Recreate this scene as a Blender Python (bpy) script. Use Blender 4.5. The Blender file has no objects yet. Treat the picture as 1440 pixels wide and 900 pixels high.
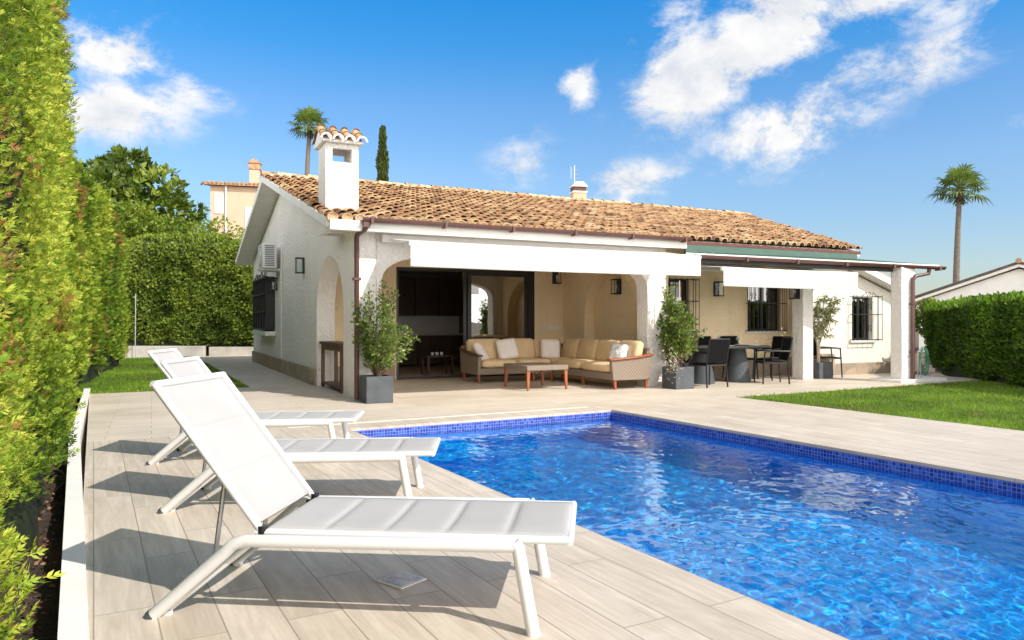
import bpy, bmesh, math, random
import numpy as np
from mathutils import Vector, Matrix
random.seed(7)
rng = np.random.default_rng(11)
R = math.radians
sc = bpy.context.scene
COL = sc.collection

# ------------------------------------------------------------------ frames
HA = R(26.0)                       # house axis, u along the facade, v away from the garden
HO = Vector((-2.5, 11.7, 0))
def W(u, v, z=0):
    return Vector((HO.x + u*math.cos(HA) - v*math.sin(HA), HO.y + u*math.sin(HA) + v*math.cos(HA), z))
PA = R(29.5)                       # pool axis
PO = Vector((-1.9, 8.61, 0))
def PW(a, b, z=0):
    return Vector((PO.x + a*math.cos(PA) - b*math.sin(PA), PO.y + a*math.sin(PA) + b*math.cos(PA), z))

# ------------------------------------------------------------------ materials
MAT = {}
def newmat(name):
    m = bpy.data.materials.new(name); m.use_nodes = True
    nt = m.node_tree; nt.nodes.clear()
    MAT[name] = m
    return m, nt
def nd(nt, typ, **kw):
    n = nt.nodes.new(typ)
    for k, v in kw.items():
        if k.startswith('i_'):
            n.inputs[k[2:].replace('_', ' ')].default_value = v
        else:
            setattr(n, k, v)
    return n
def lk(nt, a, b): nt.links.new(a, b)
def rgb(c): return (c[0], c[1], c[2], 1.0)
def mixc(nt, fac, c1, c2, blend='MIX'):
    n = nt.nodes.new('ShaderNodeMix'); n.data_type = 'RGBA'; n.blend_type = blend
    for s, v in ((n.inputs[0], fac), (n.inputs[6], c1), (n.inputs[7], c2)):
        if isinstance(v, (int, float)): s.default_value = v
        elif isinstance(v, (tuple, list)): s.default_value = rgb(v)
        else: nt.links.new(v, s)
    return n.outputs[2]
def ramp(nt, fac, stops):
    n = nt.nodes.new('ShaderNodeValToRGB')
    e = n.color_ramp.elements
    while len(e) < len(stops): e.new(0.5)
    for i, (p, c) in enumerate(stops):
        e[i].position = p; e[i].color = rgb(c)
    nt.links.new(fac, n.inputs[0])
    return n.outputs[0]
def vec(nt, space='object', rot=0.0, scale=(1, 1, 1)):
    if space == 'world':
        o = nd(nt, 'ShaderNodeNewGeometry').outputs['Position']
    else:
        o = nd(nt, 'ShaderNodeTexCoord').outputs['Object']
    mp = nd(nt, 'ShaderNodeMapping')
    mp.inputs['Rotation'].default_value = (0, 0, rot)
    mp.inputs['Scale'].default_value = scale
    lk(nt, o, mp.inputs['Vector'])
    return mp.outputs[0]
def noise(nt, v, scale, detail=4, rough=.55, dist=0):
    n = nd(nt, 'ShaderNodeTexNoise')
    n.inputs['Scale'].default_value = scale; n.inputs['Detail'].default_value = detail
    n.inputs['Roughness'].default_value = rough; n.inputs['Distortion'].default_value = dist
    lk(nt, v, n.inputs['Vector'])
    return n.outputs['Fac']
def finish(nt, col, rough=.6, bump=None, bstr=.3, bdist=.01, metallic=0, spec=.5, trans=0):
    p = nd(nt, 'ShaderNodeBsdfPrincipled')
    o = nd(nt, 'ShaderNodeOutputMaterial')
    if isinstance(col, (tuple, list)): p.inputs['Base Color'].default_value = rgb(col)
    else: lk(nt, col, p.inputs['Base Color'])
    if isinstance(rough, (int, float)): p.inputs['Roughness'].default_value = rough
    else: lk(nt, rough, p.inputs['Roughness'])
    p.inputs['Metallic'].default_value = metallic
    p.inputs['Specular IOR Level'].default_value = spec
    if bump is not None:
        b = nd(nt, 'ShaderNodeBump'); b.inputs['Strength'].default_value = bstr; b.inputs['Distance'].default_value = bdist
        lk(nt, bump, b.inputs['Height']); lk(nt, b.outputs[0], p.inputs['Normal'])
    lk(nt, p.outputs[0], o.inputs[0])
    return p
def simple(name, c, rough=.5, var=.12, scale=6, bstr=.0, bscale=60, metallic=0, spec=.5, space='object', stretch=(1, 1, 1), bdist=.004):
    m, nt = newmat(name)
    v = vec(nt, space, 0, stretch)
    f = noise(nt, v, scale, 5)
    d = tuple(max(0, x*(1-var)) for x in c); l = tuple(min(1, x*(1+var)) for x in c)
    col = ramp(nt, f, [(.3, d), (.7, l)])
    b = noise(nt, v, bscale, 3) if bstr else None
    finish(nt, col, rough, b, bstr, bdist, metallic, spec)
    return m
def plaster(name, c, stain=.12, bs=.9):
    m, nt = newmat(name)
    v = vec(nt, 'world')
    big = noise(nt, v, 1.3, 5); fine = noise(nt, v, 15, 5, .6)
    col = ramp(nt, big, [(.3, tuple(x*(1-stain) for x in c)), (.65, c)])
    sep = nd(nt, 'ShaderNodeSeparateXYZ'); lk(nt, nd(nt, 'ShaderNodeNewGeometry').outputs['Position'], sep.inputs[0])
    mr = nd(nt, 'ShaderNodeMapRange'); mr.inputs[1].default_value = 0; mr.inputs[2].default_value = .5; mr.inputs[3].default_value = .30; mr.inputs[4].default_value = 0
    lk(nt, sep.outputs[2], mr.inputs[0])
    mm = nd(nt, 'ShaderNodeMath', operation='MULTIPLY'); lk(nt, mr.outputs[0], mm.inputs[0]); lk(nt, big, mm.inputs[1])
    col = mixc(nt, mm.outputs[0], col, (.42, .34, .25))
    col = mixc(nt, fine, mixc(nt, 1.0, col, (.9, .9, .9), 'MULTIPLY'), col)
    vs_ = vec(nt, 'world', 0, (2.2, 2.2, .16)); sk_ = noise(nt, vs_, 2.2, 6, .62)
    col = mixc(nt, ramp(nt, sk_, [(.52, (0, 0, 0)), (.72, (.22, .22, .22))]), col, tuple(x*.62 for x in c))
    finish(nt, col, .9, fine, bs, .05, spec=.15)
    return m
plaster('plaster_white', (.92, .89, .85), .07)
plaster('plaster_cream', (.97, .79, .52), .05)
plaster('plaster_bright', (.86, .82, .72), .06, .5)
plaster('plaster_peach', (.64, .47, .335), .08, .3)
simple('trim_white', (.82, .80, .75), .6, .05, 3, .15, 30)
simple('paint_white', (.70, .695, .69), .35, .03, 5)
simple('paint_wall_white', (.8, .79, .76), .7, .06, 2)
simple('wall_weathered', (.46, .43, .38), .85, .2, 2, .3, 12)
simple('gutter_brown', (.115, .052, .045), .35, .12, 4)
simple('soffit_red', (.12, .035, .025), .6, .2, 6)
simple('beam_dark', (.05, .042, .04), .55, .2, 5)
simple('roof_green', (.055, .12, .095), .5, .15, 4)
simple('iron_black', (.012, .012, .013), .45, .2, 20)
simple('frame_black', (.014, .015, .017), .35, .2, 8)
simple('chair_sling', (.006, .006, .007), .8, .2, 60, .4, 300, spec=.15)
simple('chair_metal', (.008, .0085, .01), .4, .1, 10)
simple('table_dark', (.03, .034, .04), .35, .15, 4)
simple('cone_grey', (.065, .075, .085), .7, .12, 4, .2, 40)
simple('pot_grey', (.075, .083, .093), .75, .22, 5, .25, 50)
simple('soil', (.05, .033, .022), .95, .5, 14, .9, 30, bdist=.03)
simple('cushion_tan', (.66, .49, .29), .9, .08, 4, .55, 9, bdist=.03)
simple('pillow_white', (.80, .74, .70), .9, .06, 6, .5, 12, bdist=.02)
simple('wood_red', (.30, .085, .03), .42, .3, 6, stretch=(4, 4, .7))
simple('wood_dark', (.085, .042, .026), .5, .3, 6, stretch=(4, 4, .7))
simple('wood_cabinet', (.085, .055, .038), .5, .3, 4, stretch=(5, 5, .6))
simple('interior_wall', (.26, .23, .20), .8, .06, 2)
simple('ac_white', (.72, .73, .72), .4, .05, 5)
simple('ac_dark', (.12, .15, .15), .6, .2, 8)
simple('plate_white', (.78, .78, .77), .3, .03, 5)
def mk_awning():
    m, nt = newmat('awning_fabric')
    v = vec(nt, 'object'); sx = nd(nt, 'ShaderNodeSeparateXYZ'); lk(nt, v, sx.inputs[0])
    pp_ = nd(nt, 'ShaderNodeMath', operation='PINGPONG'); lk(nt, sx.outputs[0], pp_.inputs[0]); pp_.inputs[1].default_value = .6
    gt = nd(nt, 'ShaderNodeMath', operation='LESS_THAN'); lk(nt, pp_.outputs[0], gt.inputs[0]); gt.inputs[1].default_value = .012
    hm = nd(nt, 'ShaderNodeMath', operation='LESS_THAN'); lk(nt, sx.outputs[2], hm.inputs[0]); hm.inputs[1].default_value = .025
    mxm = nd(nt, 'ShaderNodeMath', operation='MAXIMUM'); lk(nt, gt.outputs[0], mxm.inputs[0]); lk(nt, hm.outputs[0], mxm.inputs[1])
    f = noise(nt, v, 1.4, 5); c = ramp(nt, f, [(.3, (.83, .825, .815)), (.65, (.89, .887, .882))])
    c = mixc(nt, mxm.outputs[0], c, (.80, .795, .785))
    p = finish(nt, c, .8, noise(nt, v, 5, 4), .35, .03, spec=.2)
    t = nd(nt, 'ShaderNodeBsdfTranslucent'); lk(nt, c, t.inputs['Color'])
    mx = nd(nt, 'ShaderNodeMixShader'); mx.inputs[0].default_value = .5; lk(nt, p.outputs[0], mx.inputs[1]); lk(nt, t.outputs[0], mx.inputs[2])
    lk(nt, mx.outputs[0], [n for n in nt.nodes if n.type == 'OUTPUT_MATERIAL'][0].inputs[0])
mk_awning()
simple('trunk_grey', (.20, .16, .12), .9, .35, 9, .8, 25, bdist=.02)
simple('trunk_palm', (.17, .14, .115), .9, .35, 4, .8, 8, stretch=(1, 1, 6), bdist=.03)
simple('stem_brown', (.13, .085, .05), .85, .3, 20)
simple('stem_green', (.12, .15, .06), .8, .3, 20)
simple('fence_brown', (.06, .03, .018), .85, .35, 3, .5, 20, stretch=(1, 1, 4))
simple('hose_green', (.06, .20, .13), .45, .2, 10)
simple('hose_black', (.015, .015, .017), .5, .2, 10)
simple('steel', (.55, .56, .57), .35, .08, 8, metallic=.9)
simple('tile_dark_far', (.10, .085, .075), .8, .3, 4)
simple('tile_far', (.45, .27, .15), .85, .35, 5, .8, 12, bdist=.05)
simple('curtain_cloth', (.55, .47, .36), .9, .1, 4)
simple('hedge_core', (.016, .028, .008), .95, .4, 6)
simple('mat_dark', (.03, .03, .032), .9, .2, 20)

def mk_sling():
    m, nt = newmat('sling_white')
    v = vec(nt, 'object')
    wv = nd(nt, 'ShaderNodeTexBrick'); wv.inputs['Scale'].default_value = 200
    wv.inputs['Color1'].default_value = rgb((1, 1, 1)); wv.inputs['Color2'].default_value = rgb((.9, .9, .9)); wv.inputs['Mortar'].default_value = rgb((.6, .6, .6))
    lk(nt, v, wv.inputs['Vector'])
    f = noise(nt, v, 3, 3)
    col = ramp(nt, f, [(.3, (.435, .42, .41)), (.7, (.465, .45, .44))])
    col = mixc(nt, .25, col, mixc(nt, 1, col, wv.outputs['Color'], 'MULTIPLY'))
    finish(nt, col, .75, wv.outputs['Color'], .15, .002, spec=.3)
mk_sling()

def mk_wicker():
    m, nt = newmat('wicker')
    v = vec(nt, 'object', 0, (1, 1, 1))
    b = nd(nt, 'ShaderNodeTexChecker'); b.inputs['Scale'].default_value = 30
    lk(nt, v, b.inputs['Vector'])
    f = noise(nt, v, 40, 3)
    c = mixc(nt, b.outputs['Fac'], (.33, .26, .20), (.24, .18, .135))
    c = mixc(nt, f, mixc(nt, 1, c, (.65, .65, .65), 'MULTIPLY'), c)
    finish(nt, c, .65, b.outputs['Fac'], .6, .006)
mk_wicker()

def mk_stone():
    m, nt = newmat('stone_base')
    v = vec(nt, 'world', -HA)
    vo = nd(nt, 'ShaderNodeTexVoronoi'); vo.inputs['Scale'].default_value = 2.6; lk(nt, v, vo.inputs['Vector'])
    ve = nd(nt, 'ShaderNodeTexVoronoi', feature='DISTANCE_TO_EDGE'); ve.inputs['Scale'].default_value = 2.6; lk(nt, v, ve.inputs['Vector'])
    n = noise(nt, v, 9, 6)
    sep = nd(nt, 'ShaderNodeSeparateColor'); lk(nt, vo.outputs['Color'], sep.inputs[0])
    c = ramp(nt, sep.outputs[0], [(0, (.42, .28, .17)), (.4, (.36, .29, .23)), (.7, (.52, .40, .27)), (1, (.30, .26, .23))])
    c = mixc(nt, n, mixc(nt, 1, c, (.7, .68, .66), 'MULTIPLY'), c)
    mr = nd(nt, 'ShaderNodeMapRange'); mr.inputs[1].default_value = .02; mr.inputs[2].default_value = .05; lk(nt, ve.outputs['Distance'], mr.inputs[0])
    c = mixc(nt, mr.outputs[0], (.30, .26, .21), c)
    finish(nt, c, .85, n, .5, .02)
mk_stone()

def mk_deck(name, rot, c1, c2, shift=0.0):
    m, nt = newmat(name)
    v = vec(nt, 'world', rot)
    br = nd(nt, 'ShaderNodeTexBrick', offset=.37, offset_frequency=2)
    br.inputs['Scale'].default_value = 1; br.inputs['Brick Width'].default_value = 1.2; br.inputs['Row Height'].default_value = .235
    br.inputs['Mortar Size'].default_value = .0034; br.inputs['Mortar Smooth'].default_value = .2; br.inputs['Bias'].default_value = 0
    br.inputs['Color1'].default_value = rgb((0, 0, 0)); br.inputs['Color2'].default_value = rgb((1, 1, 1)); br.inputs['Mortar'].default_value = rgb((.5, .5, .5))
    lk(nt, v, br.inputs['Vector'])
    # grain runs along each plank and is shifted by the plank's own random value
    ad = nd(nt, 'ShaderNodeVectorMath', operation='MULTIPLY_ADD')
    lk(nt, br.outputs['Color'], ad.inputs[0]); ad.inputs[1].default_value = (7, 13, 5); lk(nt, v, ad.inputs[2])
    mp = nd(nt, 'ShaderNodeMapping'); mp.inputs['Scale'].default_value = (.9, 9, 1); lk(nt, ad.outputs[0], mp.inputs[0])
    g = noise(nt, mp.outputs[0], 1.6, 8, .66, .9)
    mp2 = nd(nt, 'ShaderNodeMapping'); mp2.inputs['Scale'].default_value = (3, 60, 1); lk(nt, ad.outputs[0], mp2.inputs[0])
    g2 = noise(nt, mp2.outputs[0], 1.5, 4, .6)
    st = noise(nt, v, .75, 6, .62)
    col = ramp(nt, g, [(.25, c2), (.5, tuple((a+b)/2 for a, b in zip(c1, c2))), (.72, c1)])
    col = mixc(nt, .45, col, mixc(nt, 1, col, ramp(nt, br.outputs['Color'], [(0, (.76, .725, .68)), (.5, (.92, .91, .90)), (1, (1.0, .99, .97))]), 'MULTIPLY'))
    col = mixc(nt, .25, col, mixc(nt, 1, col, ramp(nt, g2, [(.3, (.7, .68, .66)), (.65, (1, 1, 1))]), 'MULTIPLY'))
    col = mixc(nt, .5, col, mixc(nt, 1, col, ramp(nt, st, [(.32, (.74, .70, .66)), (.55, (1, 1, 1))]), 'MULTIPLY'))
    blot = noise(nt, v, 1.7, 6, .62, .8)
    col = mixc(nt, ramp(nt, blot, [(.60, (0, 0, 0)), (.70, (.30, .30, .30))]), col, (.42, .34, .26))
    col = mixc(nt, br.outputs['Fac'], col, (.31, .26, .21))
    inv = nd(nt, 'ShaderNodeMath', operation='SUBTRACT'); inv.inputs[0].default_value = 1; lk(nt, br.outputs['Fac'], inv.inputs[1])
    finish(nt, col, .5, inv.outputs[0], .5, .002, spec=.35)
mk_deck('deck_planks', -(PA + R(90)), (.755, .67, .57), (.50, .425, .34))
mk_deck('terrace_planks', -HA, (.755, .67, .565), (.58, .50, .405))

def mk_tile():
    m, nt = newmat('roof_tile')
    at = nd(nt, 'ShaderNodeAttribute'); at.attribute_name = 'tint'
    v = vec(nt, 'world')
    n = noise(nt, v, 5, 6, .65)
    n2 = noise(nt, v, 30, 4)
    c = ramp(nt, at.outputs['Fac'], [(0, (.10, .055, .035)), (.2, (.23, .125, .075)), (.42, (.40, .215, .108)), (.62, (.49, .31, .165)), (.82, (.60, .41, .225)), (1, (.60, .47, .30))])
    c = mixc(nt, ramp(nt, n, [(.50, (0, 0, 0)), (.72, (1, 1, 1))]), c, (.085, .06, .045))
    c = mixc(nt, ramp(nt, n2, [(.55, (0, 0, 0)), (.8, (.5, .5, .5))]), c, (.55, .46, .27))
    finish(nt, c, .9, n2, .5, .01, spec=.2)
mk_tile()

def mk_foliage(name, stops, transl=.35, rough=.5, spec=.25):
    m, nt = newmat(name)
    at = nd(nt, 'ShaderNodeAttribute'); at.attribute_name = 'tint'
    c = ramp(nt, at.outputs['Fac'], stops)
    p = nd(nt, 'ShaderNodeBsdfPrincipled'); p.inputs['Roughness'].default_value = rough; p.inputs['Specular IOR Level'].default_value = spec
    lk(nt, c, p.inputs['Base Color'])
    t = nd(nt, 'ShaderNodeBsdfTranslucent')
    lk(nt, mixc(nt, 1, c, (1.35, 1.3, .55), 'MULTIPLY'), t.inputs['Color'])
    mx = nd(nt, 'ShaderNodeMixShader'); mx.inputs[0].default_value = transl
    lk(nt, p.outputs[0], mx.inputs[1]); lk(nt, t.outputs[0], mx.inputs[2])
    o = nd(nt, 'ShaderNodeOutputMaterial'); lk(nt, mx.outputs[0], o.inputs[0])
mk_foliage('leaf_conifer', [(0, (.42, .17, .06)), (.07, (.30, .17, .07)), (.10, (.05, .09, .014)), (.42, (.13, .225, .022)), (.75, (.28, .39, .036)), (1, (.52, .56, .08))], .28, .6)
mk_foliage('leaf_backhedge', [(0, (.04, .07, .012)), (.5, (.11, .175, .02)), (1, (.24, .31, .045))], .3)
mk_foliage('leaf_privet', [(0, (.03, .062, .010)), (.5, (.075, .15, .016)), (1, (.19, .34, .03))], .32)
mk_foliage('leaf_tree', [(0, (.035, .06, .010)), (.5, (.10, .165, .02)), (1, (.26, .32, .05))], .25, .4, .5)
mk_foliage('leaf_palm', [(0, (.13, .10, .03)), (.15, (.06, .11, .02)), (1, (.23, .32, .08))], .25, .4, .5)
mk_foliage('leaf_cypress', [(0, (.03, .05, .014)), (1, (.12, .16, .04))], .15)
mk_foliage('leaf_pot', [(0, (.05, .10, .02)), (.5, (.14, .22, .04)), (1, (.36, .44, .12))], .3, .45, .4)
mk_foliage('leaf_oleander', [(0, (.13, .16, .06)), (.5, (.32, .36, .16)), (1, (.62, .62, .38))], .25, .4, .5)
mk_foliage('flower_pale', [(0, (.55, .48, .45)), (1, (.8, .75, .7))], .3)
mk_foliage('grass_blade', [(0, (.30, .26, .09)), (.07, (.22, .22, .06)), (.1, (.06, .115, .016)), (.5, (.16, .28, .024)), (1, (.28, .40, .05))], .35, .5)

def mk_lawn():
    m, nt = newmat('lawn_base')
    v = vec(nt, 'world'); n = noise(nt, v, 3, 6)
    c = ramp(nt, n, [(.3, (.06, .10, .014)), (.7, (.10, .17, .02))])
    finish(nt, c, .95, noise(nt, v, 60, 3), .6, .02)
mk_lawn()
def mk_ground():
    m, nt = newmat('ground_earth')
    v = vec(nt, 'world'); n = noise(nt, v, .4, 7); n2 = noise(nt, v, 6, 5)
    c = ramp(nt, n, [(.35, (.10, .09, .04)), (.65, (.19, .14, .085))])
    c = mixc(nt, n2, mixc(nt, 1, c, (.5, .5, .5), 'MULTIPLY'), c)
    finish(nt, c, .95, n2, .6, .03)
mk_ground()

def mk_mosaic(name, stops, grout):
    m, nt = newmat(name)
    tc = nd(nt, 'ShaderNodeTexCoord').outputs['Object']
    geo = nd(nt, 'ShaderNodeNewGeometry')
    sep = nd(nt, 'ShaderNodeSeparateXYZ'); lk(nt, tc, sep.inputs[0])
    # tile plane: floor uses x,y ; walls use (x+y), z
    nrm = nd(nt, 'ShaderNodeSeparateXYZ'); lk(nt, geo.outputs['Normal'], nrm.inputs[0])
    ab = nd(nt, 'ShaderNodeMath', operation='ABSOLUTE'); lk(nt, nrm.outputs[2], ab.inputs[0])
    gt = nd(nt, 'ShaderNodeMath', operation='GREATER_THAN'); lk(nt, ab.outputs[0], gt.inputs[0]); gt.inputs[1].default_value = .5
    sm = nd(nt, 'ShaderNodeMath', operation='ADD'); lk(nt, sep.outputs[0], sm.inputs[0]); lk(nt, sep.outputs[1], sm.inputs[1])
    cw = nd(nt, 'ShaderNodeCombineXYZ'); lk(nt, sm.outputs[0], cw.inputs[0]); lk(nt, sep.outputs[2], cw.inputs[1])
    mv = nt.nodes.new('ShaderNodeMix'); mv.data_type = 'VECTOR'
    lk(nt, gt.outputs[0], mv.inputs[0]); lk(nt, cw.outputs[0], mv.inputs[4]); lk(nt, tc, mv.inputs[5])
    v = mv.outputs[1]
    br = nd(nt, 'ShaderNodeTexBrick', offset=0.0)
    br.inputs['Scale'].default_value = 1; br.inputs['Brick Width'].default_value = .035; br.inputs['Row Height'].default_value = .035
    br.inputs['Mortar Size'].default_value = .0022; br.inputs['Mortar Smooth'].default_value = .1
    br.inputs['Color1'].default_value = rgb((0, 0, 0)); br.inputs['Color2'].default_value = rgb((1, 1, 1)); br.inputs['Mortar'].default_value = rgb((.5, .5, .5))
    lk(nt, v, br.inputs['Vector'])
    c = ramp(nt, br.outputs['Color'], stops)
    big = noise(nt, tc, 1.5, 4)
    c = mixc(nt, big, mixc(nt, 1, c, (.8, .85, .95), 'MULTIPLY'), c)
    c = mixc(nt, br.outputs['Fac'], c, grout)
    finish(nt, c, .25, None)
mk_mosaic('pool_mosaic', [(0, (.002, .25, .74)), (.4, (.003, .37, .88)), (.75, (.005, .48, .94)), (1, (.03, .64, .97))], (.05, .40, .80))
mk_mosaic('band_mosaic', [(0, (.010, .028, .22)), (.4, (.022, .055, .34)), (.75, (.04, .095, .46)), (1, (.09, .16, .56))], (.22, .27, .52))

def mk_water():
    m, nt = newmat('pool_water')
    gl = nd(nt, 'ShaderNodeBsdfGlass'); gl.inputs['IOR'].default_value = 1.33; gl.inputs['Roughness'].default_value = 0
    gl.inputs['Color'].default_value = rgb((.86, .985, 1))
    o = nd(nt, 'ShaderNodeOutputMaterial'); lk(nt, gl.outputs[0], o.inputs[0])
mk_water()

def mk_glass(name, refl, tint):
    m, nt = newmat(name)
    n = noise(nt, vec(nt, 'object'), 1.2, 2)
    b = nd(nt, 'ShaderNodeBump'); b.inputs['Strength'].default_value = .04; b.inputs['Distance'].default_value = .05; lk(nt, n, b.inputs['Height'])
    gl = nd(nt, 'ShaderNodeBsdfGlossy'); gl.inputs['Roughness'].default_value = .01; lk(nt, b.outputs[0], gl.inputs['Normal'])
    tr = nd(nt, 'ShaderNodeBsdfTransparent'); tr.inputs['Color'].default_value = rgb(tint)
    m2 = nd(nt, 'ShaderNodeMixShader'); m2.inputs[0].default_value = refl
    lk(nt, tr.outputs[0], m2.inputs[1]); lk(nt, gl.outputs[0], m2.inputs[2])
    o = nd(nt, 'ShaderNodeOutputMaterial'); lk(nt, m2.outputs[0], o.inputs[0])
mk_glass('glass_door', .42, (.5, .5, .5))
mk_glass('glass_clear', .04, (.92, .95, .95))
mk_glass('glass_window', .25, (.10, .12, .13))
mk_glass('glass_far', .45, (.10, .14, .18))
m, nt = newmat('bulb_glow')
e = nd(nt, 'ShaderNodeEmission'); e.inputs['Color'].default_value = rgb((1, .6, .25)); e.inputs['Strength'].default_value = 6
lk(nt, e.outputs[0], nd(nt, 'ShaderNodeOutputMaterial').inputs[0])
m, nt = newmat('pillow_print')
v = vec(nt, 'object'); vo = nd(nt, 'ShaderNodeTexVoronoi'); vo.inputs['Scale'].default_value = 7; lk(nt, v, vo.inputs['Vector'])
finish(nt, ramp(nt, noise(nt, v, 9, 3, .6, 1.5), [(.45, (.80, .78, .77)), (.52, (.32, .34, .38)), (.6, (.78, .76, .75))]), .9)

# ------------------------------------------------------------------ mesh helpers
class MB:
    def __init__(s): s.v = []; s.f = []
    def add(s, vs, fs):
        o = len(s.v); s.v += [tuple(x) for x in vs]; s.f += [tuple(i+o for i in f) for f in fs]; return s
    def box(s, x0, x1, y0, y1, z0, z1, M=None):
        vs = [Vector(p) for p in ((x0,y0,z0),(x1,y0,z0),(x1,y1,z0),(x0,y1,z0),(x0,y0,z1),(x1,y0,z1),(x1,y1,z1),(x0,y1,z1))]
        if M is not None: vs = [M @ p for p in vs]
        return s.add(vs, [(3,2,1,0),(4,5,6,7),(0,1,5,4),(1,2,6,5),(2,3,7,6),(3,0,4,7)])
    def hexa(s, p8):
        return s.add(p8, [(3,2,1,0),(4,5,6,7),(0,1,5,4),(1,2,6,5),(2,3,7,6),(3,0,4,7)])
    def taper(s, c0, w0, d0, c1, w1, d1):
        p = []
        for c, w, d in ((c0, w0, d0), (c1, w1, d1)):
            p += [(c[0]-w/2, c[1]-d/2, c[2]), (c[0]+w/2, c[1]-d/2, c[2]), (c[0]+w/2, c[1]+d/2, c[2]), (c[0]-w/2, c[1]+d/2, c[2])]
        return s.hexa(p)
    def prism(s, pts, axis, a0, a1):
        """pts: 2d outline; axis: extrusion axis"""
        def P(p, a):
            return {'x': (a, p[0], p[1]), 'y': (p[0], a, p[1]), 'z': (p[0], p[1], a)}[axis]
        n = len(pts)
        vs = [P(p, a0) for p in pts] + [P(p, a1) for p in pts]
        fs = [tuple(range(n))[::-1], tuple(range(n, 2*n))] + [(i, (i+1) % n, n+(i+1) % n, n+i) for i in range(n)]
        return s.add(vs, fs)
    def tube(s, pts, r, n=8, cap=True, radii=None):
        pts = [Vector(p) for p in pts]; k = len(pts)
        rings = []; up = None
        for i, p in enumerate(pts):
            if i == 0: t = pts[1]-p
            elif i == k-1: t = p-pts[i-1]
            else: t = (pts[i+1]-p).normalized() + (p-pts[i-1]).normalized()
            t.normalize()
            if up is None:
                up = Vector((0, 0, 1)) if abs(t.z) < .9 else Vector((1, 0, 0))
            x = t.cross(up)
            if x.length < 1e-4: x = t.orthogonal()
            x.normalize(); y = x.cross(t).normalized(); up = y
            rr = radii[i] if radii else r
            rings.append([p + x*math.cos(2*math.pi*j/n)*rr + y*math.sin(2*math.pi*j/n)*rr for j in range(n)])
        vs = [q for rg in rings for q in rg]
        fs = [(i*n+j, i*n+(j+1) % n, (i+1)*n+(j+1) % n, (i+1)*n+j) for i in range(k-1) for j in range(n)]
        if cap: fs += [tuple(range(n)), tuple(range((k-1)*n, k*n))[::-1]]
        return s.add(vs, fs)
    def lathe(s, prof, n=16, c=(0, 0, 0)):
        vs = [(c[0]+r*math.cos(2*math.pi*j/n), c[1]+r*math.sin(2*math.pi*j/n), c[2]+z) for r, z in prof for j in range(n)]
        k = len(prof)
        fs = [(i*n+j, i*n+(j+1) % n, (i+1)*n+(j+1) % n, (i+1)*n+j) for i in range(k-1) for j in range(n)]
        fs += [tuple(range(n))[::-1], tuple(range((k-1)*n, k*n))]
        return s.add(vs, fs)
    def cushion(s, cx, cy, cz, sx, sy, sz, M=None, e=.28, n=18, m=10, puff=0.0):
        """superellipsoid pillow"""
        vs = []; fs = []
        sg = lambda x, p: math.copysign(abs(x)**p, x)
        for i in range(m+1):
            ph = -math.pi/2 + math.pi*i/m
            for j in range(n):
                th = 2*math.pi*j/n
                p = Vector((sx/2*sg(math.cos(ph), .33)*sg(math.cos(th), e), sy/2*sg(math.cos(ph), .33)*sg(math.sin(th), e), sz/2*sg(math.sin(ph), .6)))
                d = max(abs(p.x)/(sx/2), abs(p.y)/(sy/2))
                p.z *= 1 + puff*(1-d*d)
                p += Vector((cx, cy, cz))
                vs.append(M @ p if M is not None else p)
        for i in range(m):
            for j in range(n):
                fs.append((i*n+j, i*n+(j+1) % n, (i+1)*n+(j+1) % n, (i+1)*n+j))
        return s.add(vs, fs)
    def build(s, name, mat, parent=None, bevel=0, smooth=40, subsurf=0):
        me = bpy.data.meshes.new(name); me.from_pydata(s.v, [], s.f)
        bm = bmesh.new(); bm.from_mesh(me)
        bmesh.ops.remove_doubles(bm, verts=bm.verts, dist=1e-6)
        bmesh.ops.recalc_face_normals(bm, faces=bm.faces); bm.to_mesh(me); bm.free()
        me.materials.append(MAT[mat])
        if smooth:
            for p in me.polygons: p.use_smooth = True
            me.set_sharp_from_angle(angle=R(smooth))
        o = bpy.data.objects.new(name, me); COL.objects.link(o)
        if parent is not None: o.parent = parent
        if bevel:
            b = o.modifiers.new('bevel', 'BEVEL'); b.width = bevel; b.segments = 2; b.limit_method = 'ANGLE'; b.angle_limit = R(50)
        if subsurf:
            b = o.modifiers.new('sub', 'SUBSURF'); b.levels = subsurf; b.render_levels = subsurf
        return o
def rawmesh(name, V, F, mat, parent=None, tint=None, smooth=False):
    """numpy V (n,3), F (m,k) with constant k"""
    V = np.asarray(V, dtype=np.float32); F = np.asarray(F, dtype=np.int32)
    me = bpy.data.meshes.new(name)
    me.vertices.add(len(V)); me.vertices.foreach_set('co', V.ravel())
    k = F.shape[1]
    me.loops.add(F.size); me.loops.foreach_set('vertex_index', F.ravel())
    me.polygons.add(len(F)); me.polygons.foreach_set('loop_start', np.arange(0, F.size, k, dtype=np.int32))
    try: me.polygons.foreach_set('loop_total', np.full(len(F), k, dtype=np.int32))
    except Exception: pass
    if tint is not None:
        a = me.attributes.new('tint', 'FLOAT', 'POINT'); a.data.foreach_set('value', np.asarray(tint, dtype=np.float32).ravel())
    me.update(calc_edges=True); me.validate()
    if smooth: me.polygons.foreach_set('use_smooth', np.ones(len(F), dtype=bool))
    me.materials.append(MAT[mat])
    o = bpy.data.objects.new(name, me); COL.objects.link(o)
    if parent is not None: o.parent = parent
    return o
def tag(o, label=None, cat=None, group=None, kind=None):
    if label: o['label'] = label
    if cat: o['category'] = cat
    if group: o['group'] = group
    if kind: o['kind'] = kind
    return o
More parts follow.
